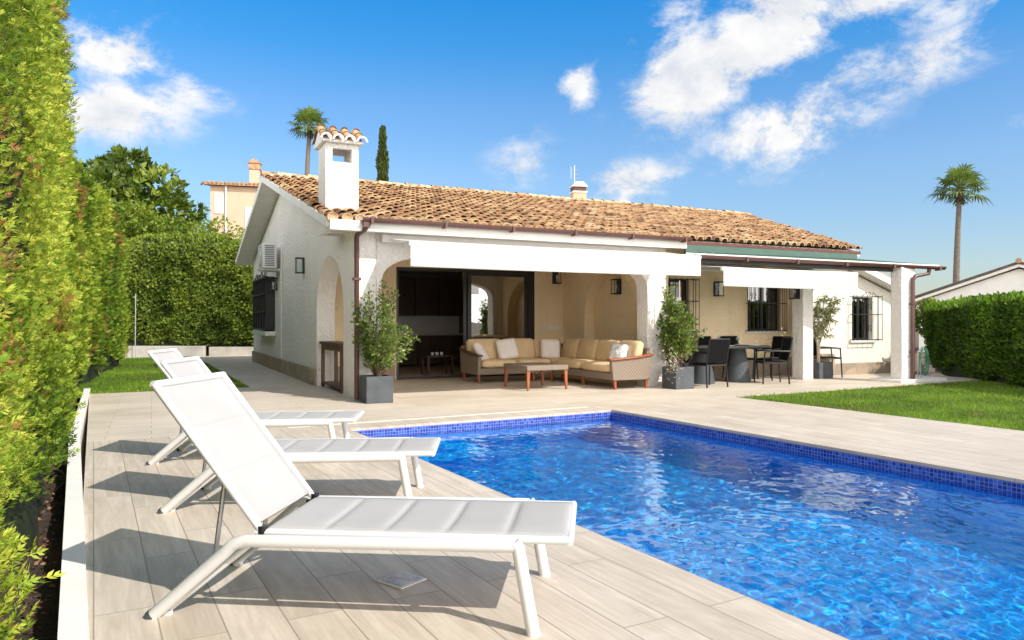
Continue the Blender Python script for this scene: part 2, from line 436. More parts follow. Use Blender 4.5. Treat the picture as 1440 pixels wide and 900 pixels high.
def thing(name, label, cat, loc=(0, 0, 0), rz=0, group=None):
    o = bpy.data.objects.new(name, None); COL.objects.link(o)
    o.empty_display_size = .2
    o.location = loc; o.rotation_euler = (0, 0, rz)
    return tag(o, label, cat, group)
def kids(o): return [c for c in COL.objects if c.parent == o]
def dup(o, loc, rz, label, group=None):
    r = o.copy(); COL.objects.link(r); r.location = loc; r.rotation_euler = (0, 0, rz); r['label'] = label
    if group: r['group'] = group
    for c in kids(o):
        d = c.copy(); COL.objects.link(d); d.parent = r
        for g in kids(c):
            e = g.copy(); COL.objects.link(e); e.parent = d
    return r
def waves(P, seed, freq, k=6):
    g = np.random.default_rng(seed); out = np.zeros(len(P))
    for i in range(k):
        d = g.normal(size=3); d /= np.linalg.norm(d)
        out += np.sin(P @ d * freq*(.6+.9*g.random()) + g.random()*6.28)
    return out/k**.5
def norm(a): return a/np.maximum(np.linalg.norm(a, axis=-1, keepdims=True), 1e-9)
def scatter(P, D, size, tmpl, faces, roll=None):
    """copy a leaf template (x across, y along, z bend) to every point P with its long axis along D"""
    n = len(P); T = np.asarray(tmpl, float); Fc = np.asarray(faces)
    D = norm(D)
    rv = rng.normal(size=(n, 3))
    if roll is not None: rv = roll + .35*rv
    X = norm(np.cross(D, rv)); Z = np.cross(X, D)
    s = np.asarray(size).reshape(-1, 1, 1)
    V = P[:, None, :] + s*(T[None, :, 0:1]*X[:, None, :] + T[None, :, 1:2]*D[:, None, :] + T[None, :, 2:3]*Z[:, None, :])
    F = Fc[None] + (np.arange(n)*len(T))[:, None, None]
    return V.reshape(-1, 3), F.reshape(-1, Fc.shape[1]), len(T)
LEAF = ([(0, 0, 0), (.28, .45, .06), (0, 1, -.04), (-.28, .45, .06)], [(0, 1, 2, 3)])
LONGLEAF = ([(0, 0, 0), (.09, .45, .03), (0, 1, -.08), (-.09, .45, .03)], [(0, 1, 2, 3)])
SPRAY_V = []; SPRAY_F = []
for ang, ln, y0 in ((0, .5, .5), (.75, .55, .12), (-.75, .55, .12), (.65, .42, .42), (-.65, .42, .42)):
    o = len(SPRAY_V); dx, dy = math.sin(ang), math.cos(ang); wx, wy = dy*.085, -dx*.085
    SPRAY_V += [(0, y0, 0), (dx*ln*.5+wx, y0+dy*ln*.5+wy, .05*math.sin(ang*3)), (dx*ln, y0+dy*ln, .1), (dx*ln*.5-wx, y0+dy*ln*.5-wy, .05)]
    SPRAY_F.append((o, o+1, o+2, o+3))
SPRAY_V += [(-.03, 0, 0), (.03, 0, 0), (.02, .55, 0), (-.02, .55, 0)]; SPRAY_F.append(tuple(range(20, 24)))
SPRAY = (SPRAY_V, SPRAY_F)

# ------------------------------------------------------------------ SETTING
def poly_slab(name, pts, z0, z1, mat):
    o = MB().prism(pts, 'z', z0, z1).build(name, mat)
    return tag(o, kind='structure')
_h = [tuple(PW(a, b, -.32)) for a, b in ((-.2, -9.6), (4.0, -9.6), (4.0, .2), (-.2, .2))]      # the pool is dug through the ground sheet
g = MB().add([(-400, -300, -.32), (400, -300, -.32), (400, 700, -.32), (-400, 700, -.32)] + _h, [(0, 1, 5, 4), (1, 2, 6, 5), (2, 3, 7, 6), (3, 0, 4, 7)]).build('ground', 'ground_earth', smooth=0); tag(g, kind='structure')
XY = lambda l: [PW(a, b).xy for a, b in l]
PWID, PLEN = 3.80, 9.4
poly_slab('pool_deck', XY([(-2.65, -11.5), (0, -11.5), (0, .42), (-2.65, .42)]), -.31, 0, 'deck_planks')
poly_slab('pool_deck', XY([(PWID, -11.5), (6.65, -11.5), (6.65, .42), (PWID, .42)]), -.31, 0, 'deck_planks')
poly_slab('pool_deck', XY([(0, 0), (PWID, 0), (PWID, .42), (0, .42)]), -.31, 0, 'deck_planks')
poly_slab('pool_deck', XY([(0, -11.5), (PWID, -11.5), (PWID, -PLEN), (0, -PLEN)]), -.31, 0, 'deck_planks')
poly_slab('terrace', XY([(-2.65, .425), (14.3, .425), (14.3, 8), (14.3, 20.2), (.55, 20.2), (0, 6.25), (-2.65, 6.25)]), -.31, .0, 'terrace_planks')
poly_slab('terrace_edge', XY([(-.6, .41), (3.7, .41), (3.7, .455), (-.6, .455)]), -.05, .004, 'plaster_bright')
# kerb on the left, two straight runs
K = [(-1.20, 2.12), (-1.66, 2.9), (-4.63, 7.93), (-7.72, 13.55)]
kb = MB()
off = .105
for (x0, y0), (x1, y1) in zip(K[:-1], K[1:]):
    d = Vector((x1-x0, y1-y0)).normalized(); nn = Vector((-d.y, d.x))
    kb.hexa([(x0, y0, -.32), (x0+nn.x*off, y0+nn.y*off, -.32), (x1+nn.x*off, y1+nn.y*off, -.32), (x1, y1, -.32),
             (x0, y0, .03), (x0+nn.x*off, y0+nn.y*off, .03), (x1+nn.x*off, y1+nn.y*off, .03), (x1, y1, .03)])
tag(kb.build('kerb', 'trim_white', bevel=.006), kind='structure')
# planting soil strip
def soil_strip():
    n, k = 90, 12; V = []
    for i in range(n):
        b = -9 + 17*i/(n-1)
        for j in range(k):
            a = -2.74 - 1.6*j/(k-1)
            p = PW(a, b, -.24 + .05*math.sin(b*3.1+a*5)*math.cos(b*7.3-a*4) + random.uniform(-.02, .02) + .10*(j/(k-1)))
            V.append(p)
    F = [(i*k+j, i*k+j+1, (i+1)*k+j+1, (i+1)*k+j) for i in range(n-1) for j in range(k-1)]
    o = rawmesh('planting_bed_ground', [tuple(p) for p in V], F, 'soil', smooth=True); tag(o, kind='structure')
soil_strip()
N = 5200                                                     # dead needles and bark chips
a = rng.uniform(-3.7, -2.79, N); b = rng.uniform(-7, 7, N)
P = np.array([tuple(PW(x, y, -.20)) for x, y in zip(a, b)]); P[:, 2] += rng.uniform(-.02, .035, N)
D = rng.normal(size=(N, 3)); D[:, 2] *= .25
V, F, k = scatter(P, D, rng.uniform(.015, .05, N), LEAF[0], LEAF[1])
mk_foliage('litter_brown', [(0, (.05, .03, .018)), (.6, (.17, .085, .04)), (1, (.36, .20, .11))], .05)
tag(rawmesh('leaf_litter', V, F, 'litter_brown', tint=np.repeat(rng.random(N), k)), 'brown dead needles and bark chips scattered on the soil strip below the left hedge', 'leaf litter', kind='stuff')

# lawns
def in_poly(x, y, poly):
    c = np.zeros(len(x), bool); n = len(poly)
    for i in range(n):
        x0, y0 = poly[i]; x1, y1 = poly[(i+1) % n]
        m_ = ((y0 > y) != (y1 > y)) & (x < (x1-x0)*(y-y0)/(y1-y0+1e-12)+x0)
        c ^= m_
    return c
def lawn(name, poly, n, size, label, hmin=.02):
    pw = [tuple(p) for p in poly]
    root = MB().prism(pw, 'z', -.31, -.012).build(name, 'lawn_base'); tag(root, label, 'lawn', kind='stuff')
    px = np.array(pw); lo, hi = px.min(0), px.max(0)
    x = rng.uniform(lo[0], hi[0], n*3); y = rng.uniform(lo[1], hi[1], n*3)
    # keep more blades close to the camera
    keep = in_poly(x, y, pw) & (rng.random(n*3) < np.clip(10/np.hypot(x, y), .25, 1))
    x, y = x[keep][:n], y[keep][:n]
    P = np.stack([x, y, np.full(len(x), -.015)], 1)
    D = np.stack([rng.normal(0, .45, len(x)), rng.normal(0, .45, len(x)), np.ones(len(x))], 1)
    patch = .5+.16*waves(P, 3, 1.1)+.2*waves(P, 5, 4.0)+.12*waves(P, 4, 14)
    V, F, k = scatter(P, D, rng.uniform(.028, .06, len(x))*size, [(-.11, 0, 0), (.11, 0, 0), (.0, 1, .25)], [(0, 1, 2)])
    t = np.clip(patch + rng.normal(0, .18, len(x)), 0, 1)
    g = rawmesh('grass', V, F, 'grass_blade', root, tint=np.repeat(t, k)); g['kind'] = 'stuff'
lawn('lawn', XY([(6.66, -11), (18, -11), (18, .3), (6.66, .42)]), 150000, 1.0, 'mown green lawn on the right between the poolside paving and clipped hedge')
lawn('lawn', XY([(-2.66, 6.26), (-.01, 6.26), (.54, 20.1), (-3.2, 20.1), (-3.2, 9)]), 90000, 1.15, 'mown green lawn on the left between the tall hedge and side path')

# pool
pool = thing('swimming_pool', None, None, PO, PA); tag(pool, kind='structure')
def pool_basin():
    D_, N_ = 1.5, .30
    mb = MB()
    # floor, walls as thick slabs facing inward, with a stair in the far left corner
    mb.box(-.25, PWID+.25, -PLEN-.25, .25, -D_-.25, -D_)
    mb.box(-.25, 0, -PLEN-.25, .25, -D_, -.313); mb.box(PWID, PWID+.25, -PLEN-.25, .25, -D_, -.313)
    mb.box(0, PWID, 0, .25, -D_, -.313); mb.box(0, PWID, -PLEN-.25, -PLEN, -D_, -.313)
    o = mb.build('pool_wall', 'pool_mosaic', pool); o['kind'] = 'structure'
    # waterline band lines the deck slab edge
    mb = MB()
    t = .012
    mb.box(.0, t, -PLEN, -.0, -.313, -.03); mb.box(PWID-t, PWID, -PLEN, 0, -.313, -.03)
    mb.box(t, PWID-t, -t, 0, -.313, -.03); mb.box(t, PWID-t, -PLEN, -PLEN+t, -.313, -.03)
    o = mb.build('waterline_band', 'band_mosaic', pool); o['kind'] = 'structure'
    mb = MB()
    for i in range(3):
        mb.box(.015+i*.0, 1.5-.36*i, -.30*(3-i), -.013-.0*i, -D_+.001, -.95+.28*i)
    o = mb.build('pool_steps', 'pool_mosaic', pool); o['kind'] = 'structure'
pool_basin()
def water():
    nx, ny = 400, 920
    x = np.linspace(.013, PWID-.013, nx); y = np.linspace(-PLEN+.013, -.013, ny)
    X, Y = np.meshgrid(x, y); P = np.stack([X.ravel(), Y.ravel(), np.zeros(X.size)], 1)
    h = .0022*waves(P, 21, 4.0, 10) + .0012*waves(P, 24, 15, 12) + .0011*waves(P, 22, 30, 26) + .0005*waves(P, 23, 60, 26)
    P[:, 2] = -.115 + h
    i = np.arange(nx*ny).reshape(ny, nx)
    F = np.stack([i[:-1, :-1].ravel(), i[:-1, 1:].ravel(), i[1:, 1:].ravel(), i[1:, :-1].ravel()], 1)
    o = rawmesh('water', P, F, 'pool_water', pool, smooth=True); o['kind'] = 'structure'
    return o
WATER = water()
WATER.cycles.is_caustics_caster = True
for o in list(COL.objects):
    if o.parent == pool and o is not WATER: o.cycles.is_caustics_receiver = True

# ------------------------------------------------------------------ HOUSE
house = thing('house', 'single storey white stucco villa with clay tile roof and arched porch', 'house', HO, HA)
def arch(x0, x1, zs, zt, n=18, p=2.0):
    """outline points of an arch opening from (x0,0) to (x1,0), springing zs, top zt"""
    c = (x0+x1)/2; r = (x1-x0)/2; out = [(x0, -.02)]
    for i in range(n+1):
        t = math.pi*(1-i/n)
        out.append((c + r*math.copysign(abs(math.cos(t))**(2/p), math.cos(t)), zs + (zt-zs)*abs(math.sin(t))**(2/p)))
    out.append((x1, -.02)); return out
RZ = lambda v: 2.80 + .262*(v+.28)                  # underside reference of front roof slope
RIDGE_V, RIDGE_Z = 7.06, RZ(7.06)
REAR_V, REAR_Z = 13.3, 3.15
rearz = lambda v: RIDGE_Z + (REAR_Z-RIDGE_Z)*(v-RIDGE_V)/(REAR_V-RIDGE_V)
# gable wall with its arched opening (plane u=0, 0.36 thick)
g_ = [(0.0, -.02)] + arch(.74, 2.95, 1.45, 2.42) + [(12.8, -.02), (12.8, rearz(12.8)-.16), (RIDGE_V, RIDGE_Z-.17), (0.0, RZ(0)-.17)]
MB().prism(g_, 'x', 0, .36).build('wall', 'plaster_white', house, bevel=.02, smooth=30)
# front wall with the wide arch
f_ = [(.363, -.02)] + arch(.44, 5.68, 1.75, 2.40, 26, 3.4) + [(6.12, -.02), (6.12, 2.68), (.363, 2.68)]
MB().prism(f_, 'y', .003, .36).build('wall', 'plaster_white', house, bevel=.015, smooth=30)
def holewall(mb, u0, u1, z0, z1, holes, y0, y1):
    us = sorted({u0, u1, *[h[0] for h in holes], *[h[1] for h in holes]}); zs = sorted({z0, z1, *[h[2] for h in holes], *[h[3] for h in holes]})
    for i in range(len(us)-1):
        run = None
        for j in range(len(zs)-1):
            cu, cz = (us[i]+us[i+1])/2, (zs[j]+zs[j+1])/2
            solid = not any(h[0] < cu < h[1] and h[2] < cz < h[3] for h in holes)
            if solid:
                if run is None: run = zs[j]
                if j == len(zs)-2: mb.box(us[i], us[i+1], y0, y1, run, zs[j+1])
            elif run is not None:
                mb.box(us[i], us[i+1], y0, y1, run, zs[j]); run = None
DU0, DU1, DZ = 1.83, 5.18, 2.42
mb = MB(); holewall(mb, .363, 5.947, -.02, 2.75, [(DU0, DU1, -.02, DZ)], 3.7, 3.95); mb.build('wall', 'plaster_cream', house, smooth=30)
# end wall of the porch with a niche
n_ = [(.363, -.02)] + arch(.72, 2.75, 1.35, 2.32) + [(3.95, -.02), (3.95, 2.75), (.363, 2.75)]
MB().prism(n_, 'x', 5.95, 6.22).build('wall', 'plaster_cream', house, bevel=.015, smooth=30)
MB().box(6.222, 6.45, .363, 3.95, -.02, 2.75).build('wall', 'plaster_cream', house)
# porch ceiling
MB().box(.363, 6.45, .363, 3.95, 2.752, 2.80).build('ceiling', 'plaster_white', house)
# wall under the pergola, with two windows
W1 = (6.75, 7.68, 1.02, 2.16); W2 = (9.36, 10.38, 1.03, 2.12)
mb = MB(); holewall(mb, 6.452, 10.65, -.02, 2.95, [W1, W2], 1.2, 1.5); mb.build('wall', 'plaster_cream', house, smooth=30)
# side wing, roof falling to the right
W3 = (12.22, 12.92, .80, 1.84)
mb = MB(); holewall(mb, 10.653, 13.7, -.02, 1.90, [W3], .75, 1.0)
mb.prism([(10.653, 1.9), (13.7, 1.9), (13.7, 1.93), (10.653, 2.93)], 'y', .75, 1.0)
mb.box(10.653, 10.95, 1.003, 1.55, -.02, 2.8)
mb.box(13.45, 13.7, 1.003, 5.5, -.02, 1.9)
mb.build('wall', 'plaster_bright', house, smooth=30)
mb = MB(); mb.prism([(11.25, 2.77), (14.0, 1.87), (14.0, 2.03), (11.25, 2.93)], 'y', .45, 5.6); mb.build('wing_roof', 'trim_white', house, bevel=.01)
mb = MB(); mb.prism([(11.25, 2.933), (14.02, 2.035), (14.02, 2.09), (11.25, 2.99)], 'y', .52, 5.6); mb.build('wing_tiles', 'tile_far', house)
MB().box(13.72, 14.05, .5, 5.6, 1.70, 1.86).build('gutter', 'beam_dark', house)
# hidden remaining walls so that the house is closed
mb = MB(); mb.box(.363, 13.0, 12.5, 12.8, -.02, rearz(12.8)-.2); mb.box(12.7, 13.0, 5.55, 12.497, -.02, 3.3); mb.build('wall', 'plaster_white', house)
# stone plinths
for q in ((-.045, -.003, 3.12, 12.83, -.02, .33), (-.045, .30, 2.958, 3.117, -.02, .325), (.365, 1.80, 3.655, 3.697, -.02, .32), (6.46, 10.64, 1.155, 1.197, -.02, .42), (10.7, 13.68, .55, .747, -.02, .26), (10.66, 11.35, .50, .747, .262, .50)):
    MB().box(*q).build('plinth', 'stone_base', house, bevel=.012)
# roof slabs
TH = .115
def slab(pts_top, th):
    return [(x, y, z-th) for x, y, z in pts_top] + list(pts_top)
UE, UR = 11.2, 14.9
uR = lambda v: UE + (UR-UE)*(v+.28)/(RIDGE_V+.28)
U0 = -.46
mb = MB(); mb.hexa(slab([(U0, -.28, RZ(-.28)), (UE, -.28, RZ(-.28)), (UR, RIDGE_V, RIDGE_Z), (U0, RIDGE_V, RIDGE_Z)], TH))
mb.hexa(slab([(U0, RIDGE_V+.001, RIDGE_Z), (UR, RIDGE_V+.001, RIDGE_Z), (UR, REAR_V, REAR_Z), (U0, REAR_V, REAR_Z)], TH))
roof = mb.build('roof', 'trim_white', house, bevel=.008)
MB().box(6.34, UE+.01, -.300, -.283, 2.735, 2.795).build('fascia', 'soffit_red', house)
MB().box(6.46, UE-.08, -.20, -.16, 2.50, 2.640).build('fascia', 'soffit_red', house)
mb = MB(); mb.box(U0+.0, 6.3, -.40, -.283, 2.64, 2.80); mb.build('fascia', 'trim_white', house, bevel=.006)
MB().box(.0, 6.12, -.28, .0, 2.69, 2.74).build('soffit', 'trim_white', house)
# wall above the pergola roof, behind the eave
MB().box(6.14, 11.0, .32, .5, 2.62, 2.80).build('wall', 'plaster_cream', house)
# barrel tiles: one covering, every tile a tinted half barrel
def barrel_tiles():
    SP, CR, r = .208, .32, .086
    Vs, Fs, T = [], [], []; ENDS = []
    g = np.random.default_rng(5)
    sl = math.hypot(RIDGE_V+.34, RIDGE_Z-RZ(-.34)); nrow = int(sl/CR)+1
    dv, dz = (RIDGE_V+.28)/math.hypot(RIDGE_V+.28, RIDGE_Z-2.80), (RIDGE_Z-2.80)/math.hypot(RIDGE_V+.28, RIDGE_Z-2.80)
    nseg = 6
    o = 0
    for kind in (0, 1):
        for row in range(nrow):
            s0 = row*CR - .05
            v0 = -.28 + s0*dv
            umax = uR(v0)
            ncol = int((umax-U0)/SP)+1
            for c in range(ncol):
                uc = U0 + .06 + c*SP + (SP/2 if kind else 0) + g.normal(0, .008)
                if uc > umax: continue
                t = float(np.clip(g.normal(.56, .19) + .08*math.sin(uc*1.7+v0*2.1), 0, 1))
                yaw = g.normal(0, .022); lift = g.normal(0, .006)
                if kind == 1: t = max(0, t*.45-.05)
                ring = []
                for e, (ds, rr) in enumerate(((0, r*1.08), (CR*1.16, r*.86))):
                    for q in range(nseg+1):
                        th = math.pi*q/nseg
                        lx = math.cos(th)*rr; lz = math.sin(th)*rr*.92
                        if kind == 1: lz = -lz*.35 + .045
                        lz += (.035 if e == 0 else .0) + lift
                        s = s0+ds; u = uc + lx + yaw*ds
                        # normal offset
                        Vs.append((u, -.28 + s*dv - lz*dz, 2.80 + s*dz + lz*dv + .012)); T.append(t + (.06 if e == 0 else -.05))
                for q in range(nseg):
                    Fs.append((o+q, o+q+1, o+nseg+2+q, o+nseg+1+q))
                o += 2*(nseg+1)
                if kind == 0:      # thick front lip
                    for q in range(nseg+1):
                        th = math.pi*q/nseg
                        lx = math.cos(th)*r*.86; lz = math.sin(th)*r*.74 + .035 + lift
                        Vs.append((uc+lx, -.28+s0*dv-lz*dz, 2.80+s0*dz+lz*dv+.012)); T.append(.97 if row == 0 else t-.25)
                    b0 = o-2*(nseg+1)
                    for q in range(nseg):
                        Fs.append((b0+q, o+q, o+q+1, b0+q+1))
                    o += nseg+1
                    if row == 0 and uc < 6.3: ENDS.append((uc, -.28+s0*dv, 2.80+s0*dz+.045+lift))
    # rear slope, seen only along the verge
    dv2, dz2 = (REAR_V-RIDGE_V), (REAR_Z-RIDGE_Z); L2 = math.hypot(dv2, dz2); dv2 /= L2; dz2 /= L2
    for row in range(int(L2/CR)+1):
        s0 = L2 - row*CR + .04
        for c in range(int((UR-U0)/SP)+1):
            uc = U0+.06+c*SP; t = float(np.clip(g.normal(.5, .22), 0, 1))
            for ds, rr in ((0, r*1.08), (-CR*1.12, r*.86)):
                for q in range(nseg+1):
                    th = math.pi*q/nseg; lx = math.cos(th)*rr; lz = math.sin(th)*rr*.9+.03
                    s = max(s0+ds, 0); Vs.append((uc+lx, RIDGE_V+s*dv2+lz*dz2*-1*-1, RIDGE_Z+s*dz2+lz*dv2+.012)); T.append(t)
            for q in range(nseg): Fs.append((o+q, o+nseg+1+q, o+nseg+2+q, o+q+1))
            o += 2*(nseg+1)
    # ridge caps
    nc = int((UR-U0)/.36)
    for c in range(nc+1):
        u = U0-.04+c*.36; t = float(np.clip(g.normal(.78, .13), 0, 1)); jz = g.normal(0, .006)
        for du, rr in ((0, .125), (.40, .10)):
            for q in range(nseg+1):
                th = math.pi*q/nseg
                Vs.append((u+du, RIDGE_V+math.cos(th)*rr, RIDGE_Z+.06+jz+math.sin(th)*rr*.85)); T.append(t)
        for q in range(nseg): Fs.append((o+q, o+nseg+1+q, o+nseg+2+q, o+q+1))
        o += 2*(nseg+1)
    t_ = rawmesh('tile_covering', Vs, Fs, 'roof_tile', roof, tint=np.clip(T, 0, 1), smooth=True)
    t_.data.set_sharp_from_angle(angle=R(50))
    # mortar under the ridge and at the verge
    mb = MB(); mb.box(U0, UR-.05, RIDGE_V-.12, RIDGE_V+.12, RIDGE_Z-.03, RIDGE_Z+.075)
    for va, za, vb, zb in ((-.27, RZ(-.27), RIDGE_V-.01, RIDGE_Z), (RIDGE_V+.01, RIDGE_Z, REAR_V, REAR_Z)):
        mb.hexa([(U0-.03, va, za-.12), (U0-.003, va, za-.12), (U0-.003, vb, zb-.12), (U0-.03, vb, zb-.12), (U0-.03, va, za+.035), (U0+.05, va, za+.035), (U0+.05, vb, zb+.035), (U0-.03, vb, zb+.035)])
    mb.build('mortar_edge', 'trim_white', roof, bevel=.01)
    mb = MB()
    for uc, ve, ze in ENDS:
        mb.prism([(uc+math.cos(math.pi*q/8)*.080, ze+math.sin(math.pi*q/8)*.072) for q in range(9)] + [(uc-.080, ze-.05), (uc+.080, ze-.05)], 'y', ve-.012, ve+.05)
    mb.build('tile_mortar', 'tile_far', roof, smooth=30)
barrel_tiles()
# gutter and downpipe
def half_gutter(name, u0, u1, v, z, r, parent, mat='gutter_brown', drop=0.0):
    prof = [(v+math.cos(t)*r, z+math.sin(t)*r*1.05) for t in [math.pi+math.pi*i/10 for i in range(11)]]
    prof += [(v+math.cos(t)*(r-.008), z+math.sin(t)*(r-.008)*1.05) for t in [2*math.pi-math.pi*i/10 for i in range(11)]]
    n = len(prof)
    vs = [(u0, a, b) for a, b in prof] + [(u1, a, b-drop) for a, b in prof]
    fs = [(i, (i+1) % n, n+(i+1) % n, n+i) for i in range(n)] + [tuple(range(n)), tuple(range(n, 2*n))]
    mb = MB().add(vs, fs)
    k = int((u1-u0)/1.1)
    for i in range(k+1):
        u = u0+.15+i*(u1-u0-.3)/max(k, 1); zz = z-drop*(u-u0)/(u1-u0)
        mb.box(u-.02, u+.02, v-r-.012, v+r+.01, zz-r*1.05-.02, zz+.004)
    return mb.build(name, mat, parent, smooth=40)
half_gutter('gutter', .0, 6.32, -.47, 2.835, .068, house)
mb = MB(); mb.tube([(.08, -.45, 2.80), (.08, -.45, 2.70), (.06, -.40, 2.655), (.035, -.09, 2.62), (.03, -.055, 2.57), (.03, -.055, .02)], .04, 10); mb.box(.03, .13, -.50, -.40, 2.69, 2.77); mb.box(-.03, .09, -.11, -.002, 1.9, 1.94); mb.box(-.03, .09, -.11, -.002, .9, .94)
mb.build('downpipe', 'gutter_brown', house, smooth=50)
# chimney
CU0, CU1, CV0, CV1 = -.34, .20, .50, 1.07
ch = MB()
holewall(ch, CU0, CU1, 2.7, 4.16, [(CU0+.11, CU1-.11, 3.86, 4.08)], CV0, CV0+.10)
holewall(ch, CU0, CU1, 2.7, 4.16, [(CU0+.11, CU1-.11, 3.86, 4.08)], CV1-.10, CV1)
M90 = Matrix(((0, 1, 0, 0), (1, 0, 0, 0), (0, 0, 1, 0), (0, 0, 0, 1)))
for x0 in (CU0, CU1-.10): ch.box(x0, x0+.10, CV0+.10, CV1-.10, 2.7, 4.16)
chimney = ch.build('chimney', 'plaster_white', house, smooth=30)
cm = (CV0+CV1)/2
mb = MB(); mb.prism([(CV0-.09, 4.163), (CV1+.09, 4.163), (CV1+.09, 4.20), (cm+.03, 4.40), (cm-.03, 4.40), (CV0-.09, 4.20)], 'x', CU0-.06, CU1+.06); mb.build('chimney_cap', 'trim_white', chimney, bevel=.01)
def cap_tiles():
    Vs, Fs, T = [], [], []; o = 0; ns = 6
    for side in (-1, 1):
        for c in range(4):
            uc = CU0-.02+c*.195
            for row in range(2):
                t = random.uniform(.5, .85)
                y0 = (CV0-.15) if side < 0 else (CV1+.15); 
                f0, f1 = row*.5, row*.5+.58
                for f, rr in ((f0, .085), (f1, .066)):
                    for q in range(ns+1):
                        th = math.pi*q/ns
                        Vs.append((uc+math.cos(th)*rr, y0+(cm-y0)*f, 4.175+.25*f+.02*(1-f)+math.sin(th)*rr)); T.append(t)
                for q in range(ns): Fs.append((o+q, o+q+1, o+ns+2+q, o+ns+1+q))
                o += 2*(ns+1)
    rawmesh('chimney_tiles', Vs, Fs, 'roof_tile', chimney, tint=T, smooth=True)
    mb = MB()
    for c in range(4):
        uc = CU0-.02+c*.195; y0 = CV0-.155
        pr = [(uc+math.cos(math.pi*q/8)*.092, 4.19+math.sin(math.pi*q/8)*.092) for q in range(9)] + [(uc+math.cos(math.pi*q/8)*.066, 4.19+math.sin(math.pi*q/8)*.066) for q in range(8, -1, -1)]
        mb.prism(pr, 'y', y0-.012, y0+.03)
    mb.build('tile_mortar', 'trim_white', chimney)
cap_tiles()

# sliding door
dr = MB(); y0, y1 = 3.72, 3.84
dr.box(DU0, DU0+.06, y0, y1, 0, DZ); dr.box(DU1-.16, DU1, y0, y1, 0, DZ); dr.box(DU0+.06, DU1-.16, y0, y1, DZ-.07, DZ); dr.box(DU0+.06, DU1-.16, y0-.03, y1, 0, .035)
door = dr.build('door', 'frame_black', house, bevel=.004)
um = 3.50
pn = MB(); pn.box(um, um+.09, 3.735, 3.775, .037, DZ-.072); pn.box(DU1-.255, DU1-.162, 3.735, 3.775, .037, DZ-.072); pn.box(um+.09, DU1-.255, 3.735, 3.775, .037, .11); pn.box(um+.09, DU1-.255, 3.735, 3.775, DZ-.14, DZ-.072)
pn.box(um-.09, um-.003, 3.785, 3.825, .037, DZ-.072)
pn.build('frame', 'frame_black', door, bevel=.003)
MB().box(um+.09, DU1-.255, 3.75, 3.76, .11, DZ-.14).build('pane', 'glass_door', door)
# interior shell
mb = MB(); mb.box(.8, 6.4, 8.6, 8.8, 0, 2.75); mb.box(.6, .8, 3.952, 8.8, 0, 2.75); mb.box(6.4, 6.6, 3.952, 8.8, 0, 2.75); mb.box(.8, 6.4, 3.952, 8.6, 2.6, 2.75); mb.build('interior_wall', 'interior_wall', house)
# windows with frames, panes and iron grilles
def window(u0, u1, z0, z1, yw, gz1, proud, nb, scroll=True, sill=True, left=.06, right=.06):
    mb = MB(); t = .05; ya, yb = yw+.10, yw+.15
    mb.box(u0, u0+t, ya, yb, z0, z1); mb.box(u1-t, u1, ya, yb, z0, z1); mb.box(u0+t, u1-t, ya, yb, z0, z0+t); mb.box(u0+t, u1-t, ya, yb, z1-t, z1)
    mb.box((u0+u1)/2-.025, (u0+u1)/2+.025, ya+.003, yb-.003, z0+t, z1-t)
    w = mb.build('window', 'frame_black', house, bevel=.003)
    MB().box(u0+t, u1-t, ya+.02, ya+.028, z0+t, z1-t).build('pane', 'glass_window', w)
    MB().box(u0+.005, u1-.005, yw+.24, yw+.25, z0+.005, z1-.005).build('blind', 'interior_wall', w)
    if sill:
        MB().box(u0-.08, u1+.08, yw-.05, yw+.099, z0-.06, z0-.002).build('sill', 'trim_white', w, bevel=.006)
    gr = MB(); gu0, gu1 = u0-left, u1+right; gz0 = z0-.02; yg = yw-proud; r = .008
    zs = [gz0+.03, gz0+(gz1-gz0)*.58, gz1-.03]
    for z in zs:
        gr.tube([(gu0, yw-.004, z), (gu0, yg, z), (gu1, yg, z), (gu1, yw-.004, z)], r*1.3, 6)
    for i in range(nb):
        u = gu0+(gu1-gu0)*i/(nb-1)
        gr.tube([(u, yg, gz0), (u, yg, gz1)], r, 6)
    for uu in (gu0, gu1):
        gr.tube([(uu, (yg+yw)/2, gz0), (uu, (yg+yw)/2, gz1)], r, 6)
    if scroll:
        cu = (gu0+gu1)/2
        for s in (-1, 1):
            pts = [(cu+s*(.05+.035*math.cos(t_)*(1-t_/9)), yg, gz0+(gz1-gz0)*.75+.07*math.sin(t_)) for t_ in [i*.45 for i in range(15)]]
            gr.tube(pts, .006, 5)
            pts = [(cu+s*(.05+.035*math.cos(t_)*(1-t_/9)), yg, gz0+(gz1-gz0)*.28+.08*math.sin(t_)) for t_ in [i*.45 for i in range(15)]]
            gr.tube(pts, .006, 5)
            pts = [(cu+s*(.06+.16*i/14), yg, gz1-.02+.09*math.sin(math.pi*i/14)*(1-.4*i/14)+.02*math.cos(i)) for i in range(15)]
            gr.tube(pts, .007, 5)
        gr.tube([(cu+.03*math.cos(t_), yg, gz1+.03+.045*math.sin(t_)) for t_ in [i*.6 for i in range(12)]], .007, 5)
    gr.build('grille', 'iron_black', w, smooth=50)
    return w
window(*W1, 1.2, 2.18, .22, 7, scroll=False, left=-.05, right=.08)
window(*W2, 1.2, 2.14, .12, 10)
window(*W3, .75, 1.88, .20, 6, left=.08, right=.10)
